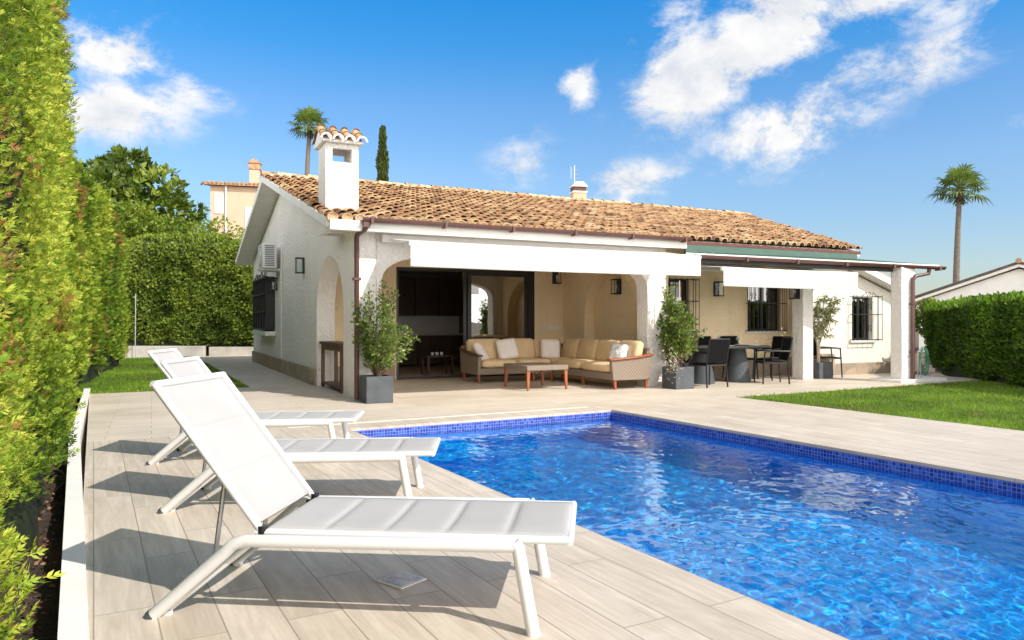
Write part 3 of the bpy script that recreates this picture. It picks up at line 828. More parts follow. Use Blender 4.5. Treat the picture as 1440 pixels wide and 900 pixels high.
# screened window on the gable wall
def gable_window():
    v0, v1, z0, z1 = 8.3, 10.9, 1.02, 2.42
    mb = MB()
    for z in (z0, (z0*2+z1)/3, (z0+2*z1)/3, z1-.05): mb.box(-.24, -.18, v0, v1, z, z+.05)
    for i in range(6):
        v = v0+(v1-v0-.05)*i/5; mb.box(-.243, -.177, v, v+.05, z0-.002, z1+.003)
    for v in (v0, v1-.05): 
        for z in (z0+.1, z1-.15): mb.box(-.179, -.002, v+.003, v+.04, z, z+.045)
    w = mb.build('window', 'iron_black', house)
    MB().box(-.176, -.17, v0+.01, v1-.01, z0+.01, z1-.01).build('screen', 'frame_black', w)
    mb = MB(); mb.box(-.173, -.004, v0+.012, v0+.03, z0+.012, z1-.012); mb.build('screen', 'frame_black', w)
    MB().box(-.26, -.002, v0-.1, v1+.1, z0-.14, z0-.03).build('sill', 'trim_white', w, bevel=.01)
    mb = MB()
    for i in range(7):
        c = v0+.2+i*.36; mb.tube([(-.21, c+.14*math.cos(t), z1+.02+.16*math.sin(t)*(.6+.4*math.cos(i*9))) for t in [math.pi*j/8 for j in range(9)]], .012, 5)
    mb.build('scroll_top', 'iron_black', w)
gable_window()
MB().tube([(-.03, 7.05, 3.1), (-.03, 7.05, .36)], .022, 8).build('conduit_pipe', 'ac_white', house)
# socket plates on the porch wall
for u in (5.40, 5.58, 5.75): MB().box(u-.055 if u > 5.45 else u-.03, u+.08 if u > 5.45 else u+.03, 3.68, 3.697, 1.05, 1.15).build('socket_plate', 'plate_white', house, bevel=.004)

# air conditioner
ac = thing('air_conditioner', 'white outdoor air conditioner box bracketed high on the gable wall', 'air conditioner', W(0, 7.6, 2.5), HA)
MB().box(-.46, -.12, -.42, .42, .05, .66).build('body', 'ac_white', ac, bevel=.02)
mb = MB()
for i in range(4): mb.tube([(-.47, -.08+.26*(.25+.25*i)*math.cos(t), .355+.26*(.25+.25*i)*math.sin(t)) for t in [2*math.pi*j/24 for j in range(25)]], .007, 5)
for i in range(6): mb.tube([(-.472, -.08, .355), (-.472, -.08+.26*math.cos(i*1.047), .355+.26*math.sin(i*1.047))], .006, 5)
mb.build('fan_grille', 'ac_white', ac)
MB().prism([(-.08+.265*math.cos(2*math.pi*j/28), .355+.265*math.sin(2*math.pi*j/28)) for j in range(28)], 'x', -.464, -.458).build('fan_opening', 'ac_dark', ac)
mb = MB()
for i in range(12): mb.box(-.40, -.18, -.426, -.4215, .10+.044*i, .122+.044*i)
mb.build('louvre', 'ac_dark', ac)
for y in (-.3, .3):
    MB().prism([(-.5, .0), (-.002, .0-.0), (-.002, -.3), (-.03, -.3), (-.03, -.001), (-.5, -.001), (-.5, .045), (-.002, .045)][:0] or [(-.5, .045), (-.5, .0), (-.03, .0), (-.03, -.3), (-.002, -.3), (-.002, .045)], 'y', y-.02, y+.02).build('bracket', 'ac_white', ac)

# wall lanterns
def make_lantern(name, label, loc, rz):
    t = thing(name, label, 'wall lamp', loc, rz, 'black wall lanterns on the villa')
    mb = MB(); mb.box(-.074, .074, -.012, -.001, -.16, .16); mb.build('backplate', 'iron_black', t)
    mb = MB()
    for x in (-.075, .063):
        for y in (-.17, -.032): mb.box(x, x+.012, y, y+.012, -.14, .14)
    mb.box(-.08, .08, -.175, -.014, .141, .165); mb.box(-.08, .08, -.175, -.014, -.165, -.141)
    mb.build('frame', 'iron_black', t, bevel=.002)
    MB().box(-.068, .068, -.164, -.026, -.138, .138).build('pane', 'glass_clear', t)
    mb = MB(); mb.lathe([(.012, -.13), (.012, -.06), (.02, -.04), (.028, 0), (.02, .04), (.004, .055)], 10, (0, -.095, 0)); mb.build('bulb', 'plate_white', t)
    return t
L0 = make_lantern('wall_lantern', 'black lantern on the shaded gable wall between the air conditioner and the arch', W(-.002, 4.25, 2.42), HA - R(90))
GL = 'black wall lanterns on the villa'
dup(L0, W(-.002, 7.95, 2.20), HA-R(90), 'black lantern directly below the air conditioner on the gable wall', GL)
dup(L0, W(5.72, 3.698, 2.30), HA, 'black lantern on the porch back wall right of the sliding door', GL)
dup(L0, W(6.221, 1.75, 2.0), HA-R(90), 'black lantern inside the arched niche above the corner sofa', GL)
dup(L0, W(8.42, 1.198, 1.97), HA, 'black lantern on the wall between the two grilled pergola windows', GL)
dup(L0, W(9.679, .06, 1.90), HA-R(90), 'black lantern on the shaded side of the pergola pillar under the awning', GL)

# ------------------------------------------------------------------ PERGOLA
pg = thing('pergola', 'lean-to pergola with green roof sheet brown gutter and two white pillars', 'pergola', HO, HA)
FL, FR, BR, BL = (6.36, -.30, 2.56), (11.95, -1.60, 2.42), (11.05, -.232, 2.62), (6.36, -.232, 2.60)
mb = MB(); mb.hexa(slab([FL, FR, BR, BL], .03)); rs = mb.build('roof_sheet', 'roof_green', pg)
mb = MB()
for i in range(23):
    f = (i+.5)/23; a = Vector(FL).lerp(Vector(FR), f); b = Vector(BL).lerp(Vector(BR), f); MB().tube([a+Vector((0, 0, .005)), b+Vector((0, 0, .005))], .014, 6).build('roof_ridge', 'roof_green', rs)
MB().box(6.36, 11.1, -.297, -.285, 2.585, 2.730).build('flashing', 'roof_green', pg)
fd = (Vector(FR)-Vector(FL)); fl = fd.length; fx = fd.normalized(); fy = Vector((-fx.y, fx.x, 0)).normalized(); fz = fx.cross(fy)
FM = Matrix(((fx.x, fy.x, fz.x, FL[0]), (fx.y, fy.y, fz.y, FL[1]), (fx.z, fy.z, fz.z, FL[2]), (0, 0, 0, 1)))      # x runs along the front edge
MB().box(-.01, fl+.01, -.02, -.002, -.045, .012, FM).build('edge_strip', 'trim_white', pg)
gg = half_gutter('gutter', -.03, fl+.06, -.088, -.03, .062, pg); gg.matrix_local = FM
mb = MB(); mb.box(.05, fl-1.05, .06, .17, -.165, -.035, FM); mb.build('beam', 'beam_dark', pg)
for i in range(6):
    a = Vector(FL).lerp(Vector(FR), .30+.125*i); 
    MB().hexa([(a.x-.035, a.y+.20, 2.36), (a.x+.035, a.y+.20, 2.36), (a.x+.035, .0, 2.44), (a.x-.035, .0, 2.44), (a.x-.035, a.y+.20, 2.43), (a.x+.035, a.y+.20, 2.43), (a.x+.035, .0, 2.52), (a.x-.035, .0, 2.52)]).build('rafter', 'beam_dark', pg)
MB().box(10.93, 11.35, -1.50, -1.24, 0, 2.375).build('pillar', 'plaster_white', pg, bevel=.012)
MB().box(9.68, 9.98, -.10, .21, 0, 2.60).build('pillar', 'plaster_white', pg, bevel=.012)
MB().box(10.75, 12.2, -1.62, -.9, -.02, .06).build('pillar_base', 'trim_white', pg, bevel=.006)
mb = MB(); mb.tube([(11.62, -1.62, 2.33), (11.62, -1.60, 2.24), (11.25, -1.57, 2.18), (11.20, -1.555, 2.10), (11.20, -1.555, .07)], .04, 10); mb.box(11.15, 11.25, -1.60, -1.502, 1.6, 1.635); mb.box(11.15, 11.25, -1.60, -1.502, .6, .635); mb.build('downpipe', 'gutter_brown', pg, smooth=50)
# ------------------------------------------------------------------ AWNINGS
def awning(name, label, u0, u1, vw, zw, vf, zt, zb, cu0, cu1):
    t = thing(name, label, 'awning', W((u0+u1)/2, vw, zb), HA)
    cx = (u0+u1)/2; L = lambda u: u-cx; Z = lambda z: z-zb; Y = lambda v: v-vw
    mb = MB(); pr = [(-.15, Z(zw)-.02), (-.13, Z(zw)-.085), (-.02, Z(zw)-.085), (-.002, Z(zw)+.075), (-.10, Z(zw)+.075), (-.15, Z(zw)+.04)]
    mb.prism(pr, 'x', L(cu0), L(cu1)); mb.build('cassette', 'paint_white', t, bevel=.006)
    n = 40; V, F = [], []
    for i in range(n+1):                                       # slightly sagging cloth then the hanging valance
        u = L(u0)+(u1-u0)*i/n
        for j in range(7):
            f = j/6; V.append((u, -.15+(Y(vf)+.15)*f, Z(zw)-.02+(Z(zt)-Z(zw)+.02)*f - .012*math.sin(math.pi*f) - .012*math.sin(math.pi*i/n)))
        for j in range(1, 5):
            f = j/4; V.append((u, Y(vf)-.012+.006*math.sin(i*1.9)*f+.004*math.sin(i*.7), Z(zt)+(Z(zb)-Z(zt))*f - .012*math.sin(math.pi*i/n)))
    m_ = 11
    for i in range(n):
        for j in range(m_-1): F.append((i*m_+j, (i+1)*m_+j, (i+1)*m_+j+1, i*m_+j+1))
    o = rawmesh('cloth', V, F, 'awning_fabric', t, smooth=True)
    o.data.set_sharp_from_angle(angle=R(40))
    mb = MB(); mb.box(L(u0)-.02, L(u1)+.02, Y(vf)-.006, Y(vf)+.055, Z(zt)-.075, Z(zt)-.012); mb.build('front_bar', 'paint_white', t, bevel=.008)
    for s, ub in ((1, u0+.25), (-1, u1-.25)):
        mid = (L(ub)+s*.75, (Y(vf)-.1)/2, (Z(zw)+Z(zt))/2-.11)
        mb = MB(); mb.tube([(L(ub), -.1, Z(zw)-.10), mid], .02, 8); mb.tube([mid, (L(ub)+s*.2, Y(vf)+.06, Z(zt)-.055)], .018, 8); mb.build('arm', 'paint_white', t)
    return t
awning('awning', 'longer white awning with deep valance over the arched porch', .53, 5.93, -.0, 2.60, -1.22, 2.435, 2.06, .42, 5.77)
awning('awning', 'shorter white awning with deep valance hanging under the pergola gutter', 6.38, 9.87, 1.2, 2.50, -1.30, 2.24, 1.89, 6.5, 9.6)

# ------------------------------------------------------------------ SUN LOUNGERS
def make_lounger(label, loc, rz):
    t = thing('sun_lounger', label, 'sun lounger', loc, rz, 'white sun loungers beside the pool')
    # local: +x towards the foot end; rear feet at x=0; near rail y=0, far rail y=.70
    for y in (0, .70):
        mb = MB()
        s = 1 if y == 0 else -1
        xb, zb_ = .385, .335
        pts = [(0, y, 0), (xb-.05, y, zb_-.045), (xb-.015, y, zb_-.012), (xb+.04, y, zb_+.002), (1.50, y, .35)]
        mb.tube(pts, .0265, 12); mb.build('side_rail', 'paint_white', t)
        mb = MB(); mb.tube([(1.545, y, .362), (1.56, y, .345), (1.622, y, 0)], .0275, 12); mb.tube([(1.48, y, .351), (1.547, y, .350)], .0262, 12); mb.build('leg', 'paint_white', t)
        mb = MB(); mb.tube([(.045, y+s*.045, .012), (.42, y+s*.045, .31)], .013, 8); mb.box(.03, .07, y+s*.03-.01, y+s*.03+.02, .0, .02); mb.build('brace', 'paint_white', t)
        MB().lathe([(.029, -.001), (.029, .012)], 12, (1.622, y, 0)).build('foot_cap', 'plate_white', t)
        MB().tube([(-.004, y, -.001), (.014, y, .015)], .0275, 12).build('foot_cap', 'cone_grey', t)
    y0, y1 = .055, .645
    hx, hz = .47, .372
    # bed frame
    mb = MB()
    for y in (y0, y1): mb.tube([(hx-.03, y, hz-.014), (1.765, y, hz-.008)], .017, 10)
    mb.tube([(1.765, y0-.012, hz-.008), (1.765, y1+.012, hz-.008)], .017, 10)
    mb.tube([(.75, .0, .335), (.75, .70, .335)], .015, 8); mb.tube([(1.40, .0, .335), (1.40, .70, .335)], .015, 8); mb.tube([(.16, .04, .14), (.16, .66, .14)], .013, 8)
    mb.build('bed_frame', 'paint_white', t)
    def quilt(name, P0, ux, L, panels, width0, width1):
        # padded sling with stitched seams
        nx, ny = panels*20, 12; V, F = [], []
        nz = Vector((-ux.z, 0, ux.x))
        for i in range(nx+1):
            f = i/nx; c = (f*panels) % 1.0
            puff = .012*(1-abs(2*c-1)**9) if 0 < i < nx else 0
            for j in range(ny+1):
                g = j/ny; e = min(1, 6*min(g, 1-g))
                p = Vector(P0)+ux*(L*f)+nz*(puff*e - .010*math.sin(math.pi*g)*math.sin(math.pi*f))
                V.append((p.x, width0+(width1-width0)*g, p.z))
        for i in range(nx):
            for j in range(ny): F.append((i*(ny+1)+j, (i+1)*(ny+1)+j, (i+1)*(ny+1)+j+1, i*(ny+1)+j+1))
        o = rawmesh(name, V, F, 'sling_white', t, smooth=True); o.modifiers.new('solid', 'SOLIDIFY').thickness = .012
        return o
    quilt('sling_seat', (hx+.01, 0, hz), Vector((1, 0, .004)).normalized(), 1.285, 5, y0, y1)
    ang = R(51.5); ux = Vector((-math.cos(ang), 0, math.sin(ang)))
    P0 = Vector((hx-.005, 0, hz)); LB = .775
    quilt('sling_back', P0+ux*.03, ux, LB-.04, 3, y0+.008, y1-.008).modifiers['solid'].offset = 1
    mb = MB(); e_ = P0+ux*LB; s_ = P0+ux*.0
    for y in (y0, y1): mb.tube([(s_.x, y, s_.z-.01), (e_.x, y, e_.z)], .0165, 10)
    mb.tube([(e_.x, y0-.008, e_.z), (e_.x, y1+.008, e_.z)], .0165, 10)
    mb.build('back_frame', 'paint_white', t)
    mb = MB(); a_ = P0+ux*.30
    for y in (y0+.05, y1-.05): mb.tube([(a_.x, y, a_.z-.025), (.225, y, .19)], .011, 8)
    mb.tube([(.225, y0, .19), (.225, y1, .19)], .011, 8); mb.build('back_prop', 'steel', t)
    for y, ya in ((y0, y0+.012), (y1, y1-.042)):
        mb = MB(); mb.lathe([(.022, -.02), (.022, .02)], 10, (hx, y, hz-.005)); mb.box(hx-.03, hx+.03, ya, ya+.03, hz-.035, hz-.01); mb.build('hinge', 'chair_metal', t)
    return t
S1 = make_lounger('nearest white sun lounger at the front with its backrest raised', (-1.527, 3.125-.0, 0), R(-6.2))
dup(S1, (-2.29, 4.83, 0), R(2.2), 'middle white sun lounger between the nearest and the farthest', 'white sun loungers beside the pool')
dup(S1, (-3.17, 6.45, 0), R(4.0), 'farthest white sun lounger of the row closest to the house', 'white sun loungers beside the pool')
# drain cover in the deck
dc = thing('drain_cover', 'small square glazed drain cover set flush in the deck under the nearest lounger', 'drain cover', (-.53, 3.56, .004), R(-38))
MB().box(-.085, .085, -.085, .085, -.002, .004).build('rim', 'ac_white', dc, bevel=.002)
MB().box(-.07, .07, -.07, .07, .0045, .007).build('lid', 'ac_dark', dc)
bpy.data.objects['lid'].data.materials[0] = simple('drain_lid', (.42, .38, .34), .15, .4, 25)

# ------------------------------------------------------------------ CORNER SOFA
so = thing('corner_sofa', 'L shaped grey brown wicker corner sofa with tan cushions in the porch', 'sofa', W(4.25, 1.3), HA)
SU, SV = 4.25, 1.3
def sb(u0, u1, v0, v1, z0, z1, mb=None, M=None):
    mb = mb or MB(); return mb.box(u0-SU, u1-SU, v0-SV, v1-SV, z0, z1)
mb = MB(); sb(3.06, 5.50, 2.05, 2.92, .17, .30, mb); sb(4.70, 5.50, -.24, 2.05, .17, .30, mb); mb.build('base', 'wicker', so, bevel=.012)
mb = MB(); mb.hexa([(x-SU, y-SV, z) for x, y, z in ((3.02, 2.84, .30), (5.52, 2.84, .30), (5.52, 2.92, .30), (3.02, 2.92, .30), (3.02, 2.92, .74), (5.56, 2.92, .74), (5.56, 2.98, .74), (3.02, 2.98, .74))])
mb.hexa([(x-SU, y-SV, z) for x, y, z in ((5.42, -.24, .30), (5.50, -.24, .30), (5.50, 2.84, .30), (5.42, 2.84, .30), (5.50, -.24, .74), (5.56, -.24, .74), (5.56, 2.92, .74), (5.50, 2.92, .74))])
mb.build('back', 'wicker', so, bevel=.012)
def armrest(pts, axis, a0, a1):
    return MB().prism(pts, axis, a0, a1)
MB().prism([(2.02-SV, .17), (2.92-SV, .17), (2.98-SV, .70), (2.5-SV, .58), (1.98-SV, .54)], 'x', 3.0-SU, 3.07-SU).build('arm', 'wicker', so, bevel=.01)
MB().prism([(4.68-SU, .17), (5.5-SU, .17), (5.56-SU, .62), (5.2-SU, .57), (4.64-SU, .53)], 'y', -.32-SV, -.24-SV).build('arm', 'wicker', so, bevel=.01)
MB().prism([(1.95-SV, .542), (2.5-SV, .582), (3.0-SV, .66), (3.0-SV, .69), (2.5-SV, .612), (1.95-SV, .572)], 'x', 2.97-SU, 3.10-SU).build('arm_cap', 'wood_dark', so, bevel=.01)
MB().prism([(4.60-SU, .532), (5.2-SU, .572), (5.58-SU, .622), (5.58-SU, .65), (5.2-SU, .602), (4.60-SU, .562)], 'y', -.36-SV, -.20-SV).build('arm_cap', 'wood_red', so, bevel=.01)
for (u, v) in ((3.05, 2.10), (3.05, 2.88), (4.66, 2.0), (4.30, 2.12), (5.45, 2.88), (4.74, .85), (4.74, -.26), (5.45, -.26)):
    MB().taper((u-SU+(.02 if u < 5 else 0), v-SV, 0), .035, .035, (u-SU, v-SV, .18), .06, .06).build('leg', 'wood_red', so, bevel=.004)
for (u0, u1, v0, v1) in ((3.10, 3.92, 2.0, 2.82), (3.93, 4.72, 2.0, 2.82), (4.73, 5.42, 2.0, 2.82), (4.66, 5.42, .90, 1.99), (4.66, 5.42, -.20, .89)):
    MB().cushion((u0+u1)/2-SU, (v0+v1)/2-SV, .385, u1-u0, v1-v0, .17, puff=.10, n=28).build('seat_cushion', 'cushion_tan', so, smooth=60)
def back_cushion(cu, cv, w, rot, tilt):
    M = Matrix.Translation((cu-SU, cv-SV, .655)) @ Matrix.Rotation(rot, 4, 'Z') @ Matrix.Rotation(R(90-tilt), 4, 'X')
    MB().cushion(0, 0, 0, w, .46, .19, M, e=.24, n=28, puff=.15).build('back_cushion', 'cushion_tan', so, smooth=60)
for cu, w in ((3.46, .80), (4.25, .78), (4.98, .68)): back_cushion(cu, 2.73, w, 0, 14)
for cv, w in ((2.25, .66), (1.55, .74), (.80, .74), (.10, .66)): back_cushion(5.33, cv, w, R(-90), 14)
def pillow(label, u, v, z, rz, tilt, size, mat='pillow_white', lean=0):
    o = MB().cushion(0, 0, 0, size, size, .15, None, e=.22, n=32, puff=.35).build('throw_pillow', mat, smooth=60)
    o.location = W(u, v, z); o.rotation_euler = (R(90-tilt), R(lean), HA+rz)
    tag(o, label, 'pillow', 'throw pillows on the corner sofa')
pillow('white throw pillow tipped over against the left arm of the sofa', 3.24, 2.40, .60, R(52), 30, .40, lean=14)
pillow('white throw pillow second from the left leaning on the sofa back', 3.88, 2.50, .66, R(-6), 18, .44, lean=-9)
pillow('pinkish white throw pillow at the inner corner of the sofa', 4.88, 2.42, .65, R(-14), 16, .42, lean=4)
pillow('patterned grey and white throw pillow by the right arm of the sofa', 5.12, .16, .64, R(-75), 20, .36, 'pillow_print')
# coffee table
ct = thing('coffee_table', 'low wicker topped coffee table with orange wooden legs before the sofa', 'coffee table', W(3.6, .68), HA)
MB().box(-.43, .43, -.50, .50, .36, .45).build('table_top', 'wicker', ct, bevel=.012)
for sx in (-1, 1):
    for sy in (-1, 1):
        MB().taper((sx*.40, sy*.47, 0), .035, .035, (sx*.385, sy*.45, .358), .065, .065).build('leg', 'wood_red', ct, bevel=.004)
# console in the side arch
cs = thing('console_table', 'narrow dark wood console table standing in the side arch', 'console table', W(.22, 2.0), HA)
MB().box(-.19, .17, -.84, .84, .82, .87).build('table_top', 'wood_dark', cs, bevel=.006)
MB().box(-.16, .14, -.80, .80, .72, .818).build('apron', 'wood_dark', cs)
for sx in (-.16, .09):
    for sy in (-.82, .75): MB().box(sx, sx+.06, sy, sy+.07, 0, .719).build('leg', 'wood_dark', cs, bevel=.004)
MB().box(-.15, .13, -.748, .748, .06, .10).build('shelf', 'wood_dark', cs)

# ------------------------------------------------------------------ DINING SET
TC = (7.68, .15)
dt = thing('dining_table', 'dark oval dining table on two grey cone bases under the pergola', 'dining table', W(*TC), HA)
mb = MB(); prof = [(1.18*math.cos(2*math.pi*i/48), .56*math.sin(2*math.pi*i/48)) for i in range(48)]; mb.prism(prof, 'z', .71, .745); mb.build('table_top', 'table_dark', dt, bevel=.008)
for x in (-.56, .40): MB().lathe([(.26, 0), (.26, .03), (.15, .70), (.15, .709)], 32, (x, 0, 0)).build('cone_base', 'cone_grey', dt, smooth=50)
def make_chair(label, loc, rz):
    t = thing('dining_chair', label, 'chair', loc, rz, 'black dining chairs under the pergola')
    MB().cushion(0, -.02, .435, .47, .48, .035, e=.2).build('seat', 'chair_sling', t)
    mb = MB(); V = []
    mb.hexa([(-.225, .235, .47), (.225, .235, .47), (.225, .25, .47), (-.225, .25, .47), (-.225, .325, .91), (.225, .325, .91), (.225, .34, .91), (-.225, .34, .91)]); mb.build('backrest', 'chair_sling', t, bevel=.004)
    for s in (-1, 1):
        mb = MB(); mb.tube([(s*.265, -.26, 0), (s*.25, -.24, .43), (s*.262, -.22, .64)], .016, 8); mb.build('leg', 'chair_metal', t)
        mb = MB(); mb.tube([(s*.25, .27, 0), (s*.24, .235, .43), (s*.24, .335, .92)], .016, 8); mb.build('leg', 'chair_metal', t)
        mb = MB(); mb.tube([(s*.262, -.24, .645), (s*.27, -.05, .66), (s*.25, .28, .655)], .018, 8); mb.build('armrest', 'chair_metal', t)
    mb = MB(); mb.tube([(-.24, -.24, .42), (.24, -.24, .42)], .013, 8); mb.tube([(-.24, .235, .42), (.24, .235, .42)], .013, 8)
    for s in (-1, 1): mb.tube([(s*.24, -.24, .42), (s*.24, .235, .42)], .013, 8)
    mb.tube([(-.24, .335, .915), (.24, .335, .915)], .013, 8); mb.build('seat_frame', 'chair_metal', t)
    return t
C0 = make_chair('black dining chair at the table front with its back turned to the pool', W(6.72, -.50), HA+R(180))
for u, v, th, lb in ((8.40, -.46, -116, 'black dining chair at the table front right seen from the side'),
                     (6.36, .10, 90, 'black dining chair at the left end of the table behind the potted shrub'),
                     (7.22, .82, 4, 'black dining chair behind the table leftmost along the wall'),
                     (7.96, .83, -3, 'black dining chair behind the table under the wall lantern'),
                     (8.75, .80, 2, 'black dining chair behind the table under the wide grilled window'),
                     (9.16, .30, -88, 'black dining chair at the right end of the table beside the pillar'),
                     (10.86, .34, 62, 'black armchair standing alone behind the oleander pot')):
    dup(C0, W(u, v), HA+R(th), lb, 'black dining chairs under the pergola')
def wine_glass(label, u, v, first=[None]):
    loc = W(u, v, .745)
    if first[0] is None:
        t = thing('wine_glass', label, 'wine glass', loc, 0, 'wine glasses on the dining table')
        MB().lathe([(.034, .0), (.034, .003), (.005, .008), (.004, .085), (.012, .095), (.034, .13), (.038, .16), (.031, .205), (.030, .205), (.036, .16), (.032, .132), (.002, .10)], 16).build('bowl', 'glass_clear', t)
        first[0] = t
    else: dup(first[0], loc, 0, label, 'wine glasses on the dining table')
wine_glass('clear wine glass on the dining table nearest the pool side', 7.75, -.18)
wine_glass('clear wine glass in the middle of the dining table', 7.92, -.02)
wine_glass('clear wine glass on the far side of the dining table', 7.78, .38)
wine_glass('clear wine glass on the left half of the dining table', 7.15, .30)
wb = thing('wine_bottle', 'dark wine bottle standing at the back left of the dining table', 'bottle', W(7.22, .42, .745), 0)
MB().lathe([(.036, 0), (.037, .01), (.037, .18), (.030, .21), (.014, .24), (.013, .30)], 16).build('glass_body', 'soffit_red', wb, smooth=50)
MB().lathe([(.015, .285), (.015, .318)], 12).build('capsule', 'gutter_brown', wb)
pl0 = MB().lathe([(.09, 0), (.10, .004), (.135, .016), (.135, .019), (.10, .008)], 24).build('plate', 'plate_white'); pl0.location = W(8.25, -.12, .746); tag(pl0, 'white plate at the right front place on the dining table', 'plate', 'plates on the dining table')
p2 = pl0.copy(); COL.objects.link(p2); p2.location = W(8.35, .34, .746); p2['label'] = 'white plate at the right rear place on the dining table'
p3 = pl0.copy(); COL.objects.link(p3); p3.location = W(7.55, -.12, .746); p3['label'] = 'white plate at the front middle place on the dining table'

# ------------------------------------------------------------------ POTTED PLANTS
def pot(t, s, h, mat='pot_grey'):
    mb = MB(); w = s/2; i = w-.03
    mb.add([(-w, -w, 0), (w, -w, 0), (w, w, 0), (-w, w, 0), (-w, -w, h), (w, -w, h), (w, w, h), (-w, w, h), (-i, -i, h), (i, -i, h), (i, i, h), (-i, i, h), (-i, -i, h-.06), (i, -i, h-.06), (i, i, h-.06), (-i, i, h-.06)],
           [(3, 2, 1, 0), (0, 1, 5, 4), (1, 2, 6, 5), (2, 3, 7, 6), (3, 0, 4, 7), (4, 5, 9, 8), (5, 6, 10, 9), (6, 7, 11, 10), (7, 4, 8, 11), (8, 9, 13, 12), (9, 10, 14, 13), (10, 11, 15, 14), (11, 8, 12, 15)])
    mb.build('planter', mat, t, bevel=.006, smooth=30)
    MB().box(-i+.003, i-.003, -i+.003, i-.003, h-.09, h-.045).build('soil', 'soil', t)
def bushy(t, z0, top, spread, nst, nleaf, size, mat, tmpl, seed, droop=.0, low=.25):
    g = np.random.default_rng(seed); mb = MB(); tips = []
    for i in range(nst):
        az = g.random()*6.28; L = (top-z0)*g.uniform(.38, 1.0); out = spread*g.uniform(.35, 1.0)*(1.2-1.02*L/(top-z0))
        pts = []; 
        for k in range(7):
            f = k/6; r = .06*min(1, f*4) + out*f**1.3
            pts.append(Vector((r*math.cos(az+f*.5)+g.normal(0, .012), r*math.sin(az+f*.5)+g.normal(0, .012), z0 + L*(f - droop*f**3))))
        mb.tube(pts, .006, 5, radii=[.011*(1-.75*k/6) for k in range(7)])
        tips.append((pts, L))
        for b in range(7):                                     # side twigs
            f = g.uniform(low, .95); k = f*6; a = pts[int(k)].lerp(pts[min(6, int(k)+1)], k-int(k))
            d = Vector((g.normal(), g.normal(), g.uniform(-.1, .9))).normalized()*g.uniform(.08, .24)
            q = [a, a+d*.5+Vector((0, 0, .01)), a+d]
            mb.tube(q, .003, 4, radii=[.004, .003, .0015]); tips.append((q, .2))
    mb.build('stem', 'stem_brown', t)
    P, D = [], []
    w = np.array([max(.12, l) for _, l in tips]); w /= w.sum()
    idx = g.choice(len(tips), nleaf, p=w)
    for i in idx:
        pts, _ = tips[i]; n = len(pts)-1
        f = g.uniform(low if n > 3 else .1, 1.0)*n; k = min(int(f), n-1); a = pts[k].lerp(pts[k+1], f-k); ax = (pts[k+1]-pts[k]).normalized()
        d = Vector(g.normal(size=3)); d = (d - ax*d.dot(ax)).normalized()
        P.append(tuple(a + d*g.uniform(0, .05))); D.append(tuple(d*.8+ax*.7+Vector((0, 0, -droop*.6))))
    P = np.array(P); V, F, k = scatter(P, np.array(D), g.uniform(.7, 1.25, nleaf)*size, tmpl[0], tmpl[1])
    tt = np.clip(g.beta(2, 2.4, nleaf)+.1*waves(P, seed, 9), 0, 1)
    rawmesh('foliage', V, F, mat, t, tint=np.repeat(tt, k))
pp = thing('potted_shrub', 'loose leafy shrub in a grey square planter by the brown downpipe', 'potted plant', W(.255, -.375), HA)
pot(pp, .42, .41); bushy(pp, .34, 1.90, .86, 28, 3300, .062, 'leaf_pot', LEAF, 3)
pp = thing('potted_shrub', 'dense conical shrub in a grey square planter beside the sofa right arm', 'potted plant', W(5.97, -.54), HA)
pot(pp, .42, .41); bushy(pp, .36, 1.90, .62, 24, 4600, .062, 'leaf_pot', LEAF, 8)
MB().tube([(.06, .05, .35), (.10, .08, 2.02)], .010, 8).build('bamboo_cane', 'curtain_cloth', pp)
g = np.random.default_rng(4); n = 170
P = np.stack([-.25+g.normal(0, .09, n), -.16+g.normal(0, .07, n), .52+g.normal(0, .13, n)], 1)
V, F, k = scatter(P, g.normal(size=(n, 3)), g.uniform(.05, .08, n), LONGLEAF[0], LONGLEAF[1]); rawmesh('blossom', V, F, 'flower_pale', pp, tint=np.repeat(g.random(n), k))
pp = thing('potted_oleander', 'pale oleander with long narrow leaves in a low grey planter right of the pillar', 'potted plant', W(10.36, .10), HA)
pot(pp, .42, .36); 
def oleander(t):
    g = np.random.default_rng(12); mb = MB(); tips = []
    for i in range(9):
        az = i*.72+g.normal(0, .2); pts = [Vector((.03*math.cos(az), .03*math.sin(az), .3))]
        for k in range(1, 7):
            f = k/6; r = .02 + (.42*g.uniform(.7, 1.1))*max(0, f-.3)
            pts.append(Vector((r*math.cos(az), r*math.sin(az), .3+(1.45*g.uniform(.9, 1.08))*f - .15*f**3)))
        mb.tube(pts, .01, 6, radii=[.013-.0015*k for k in range(7)]); tips.append(pts)
        for b in range(6):
            k = g.integers(3, 7); a = pts[min(k, 6)]; d = Vector((g.normal(), g.normal(), g.uniform(-.2, .6))).normalized()*g.uniform(.12, .3); q = [a, a+d*.5+Vector((0, 0, .02)), a+d]; mb.tube(q, .003, 4); tips.append(q)
    mb.build('stem', 'curtain_cloth', t)
    P, D = [], []
    for _ in range(1150):
        q = tips[g.integers(len(tips))]; n = len(q)-1; f = g.uniform(.5 if n > 3 else .0, 1)*n; k = min(int(f), n-1); a = q[k].lerp(q[k+1], f-k)
        P.append(tuple(a)); d = Vector(g.normal(size=3)); d.z -= .5; D.append(tuple(d))
    V, F, k = scatter(np.array(P), np.array(D), g.uniform(.10, .17, len(P)), LONGLEAF[0], LONGLEAF[1])
    rawmesh('foliage', V, F, 'leaf_oleander', t, tint=np.repeat(g.random(len(P)), k))
oleander(pp)
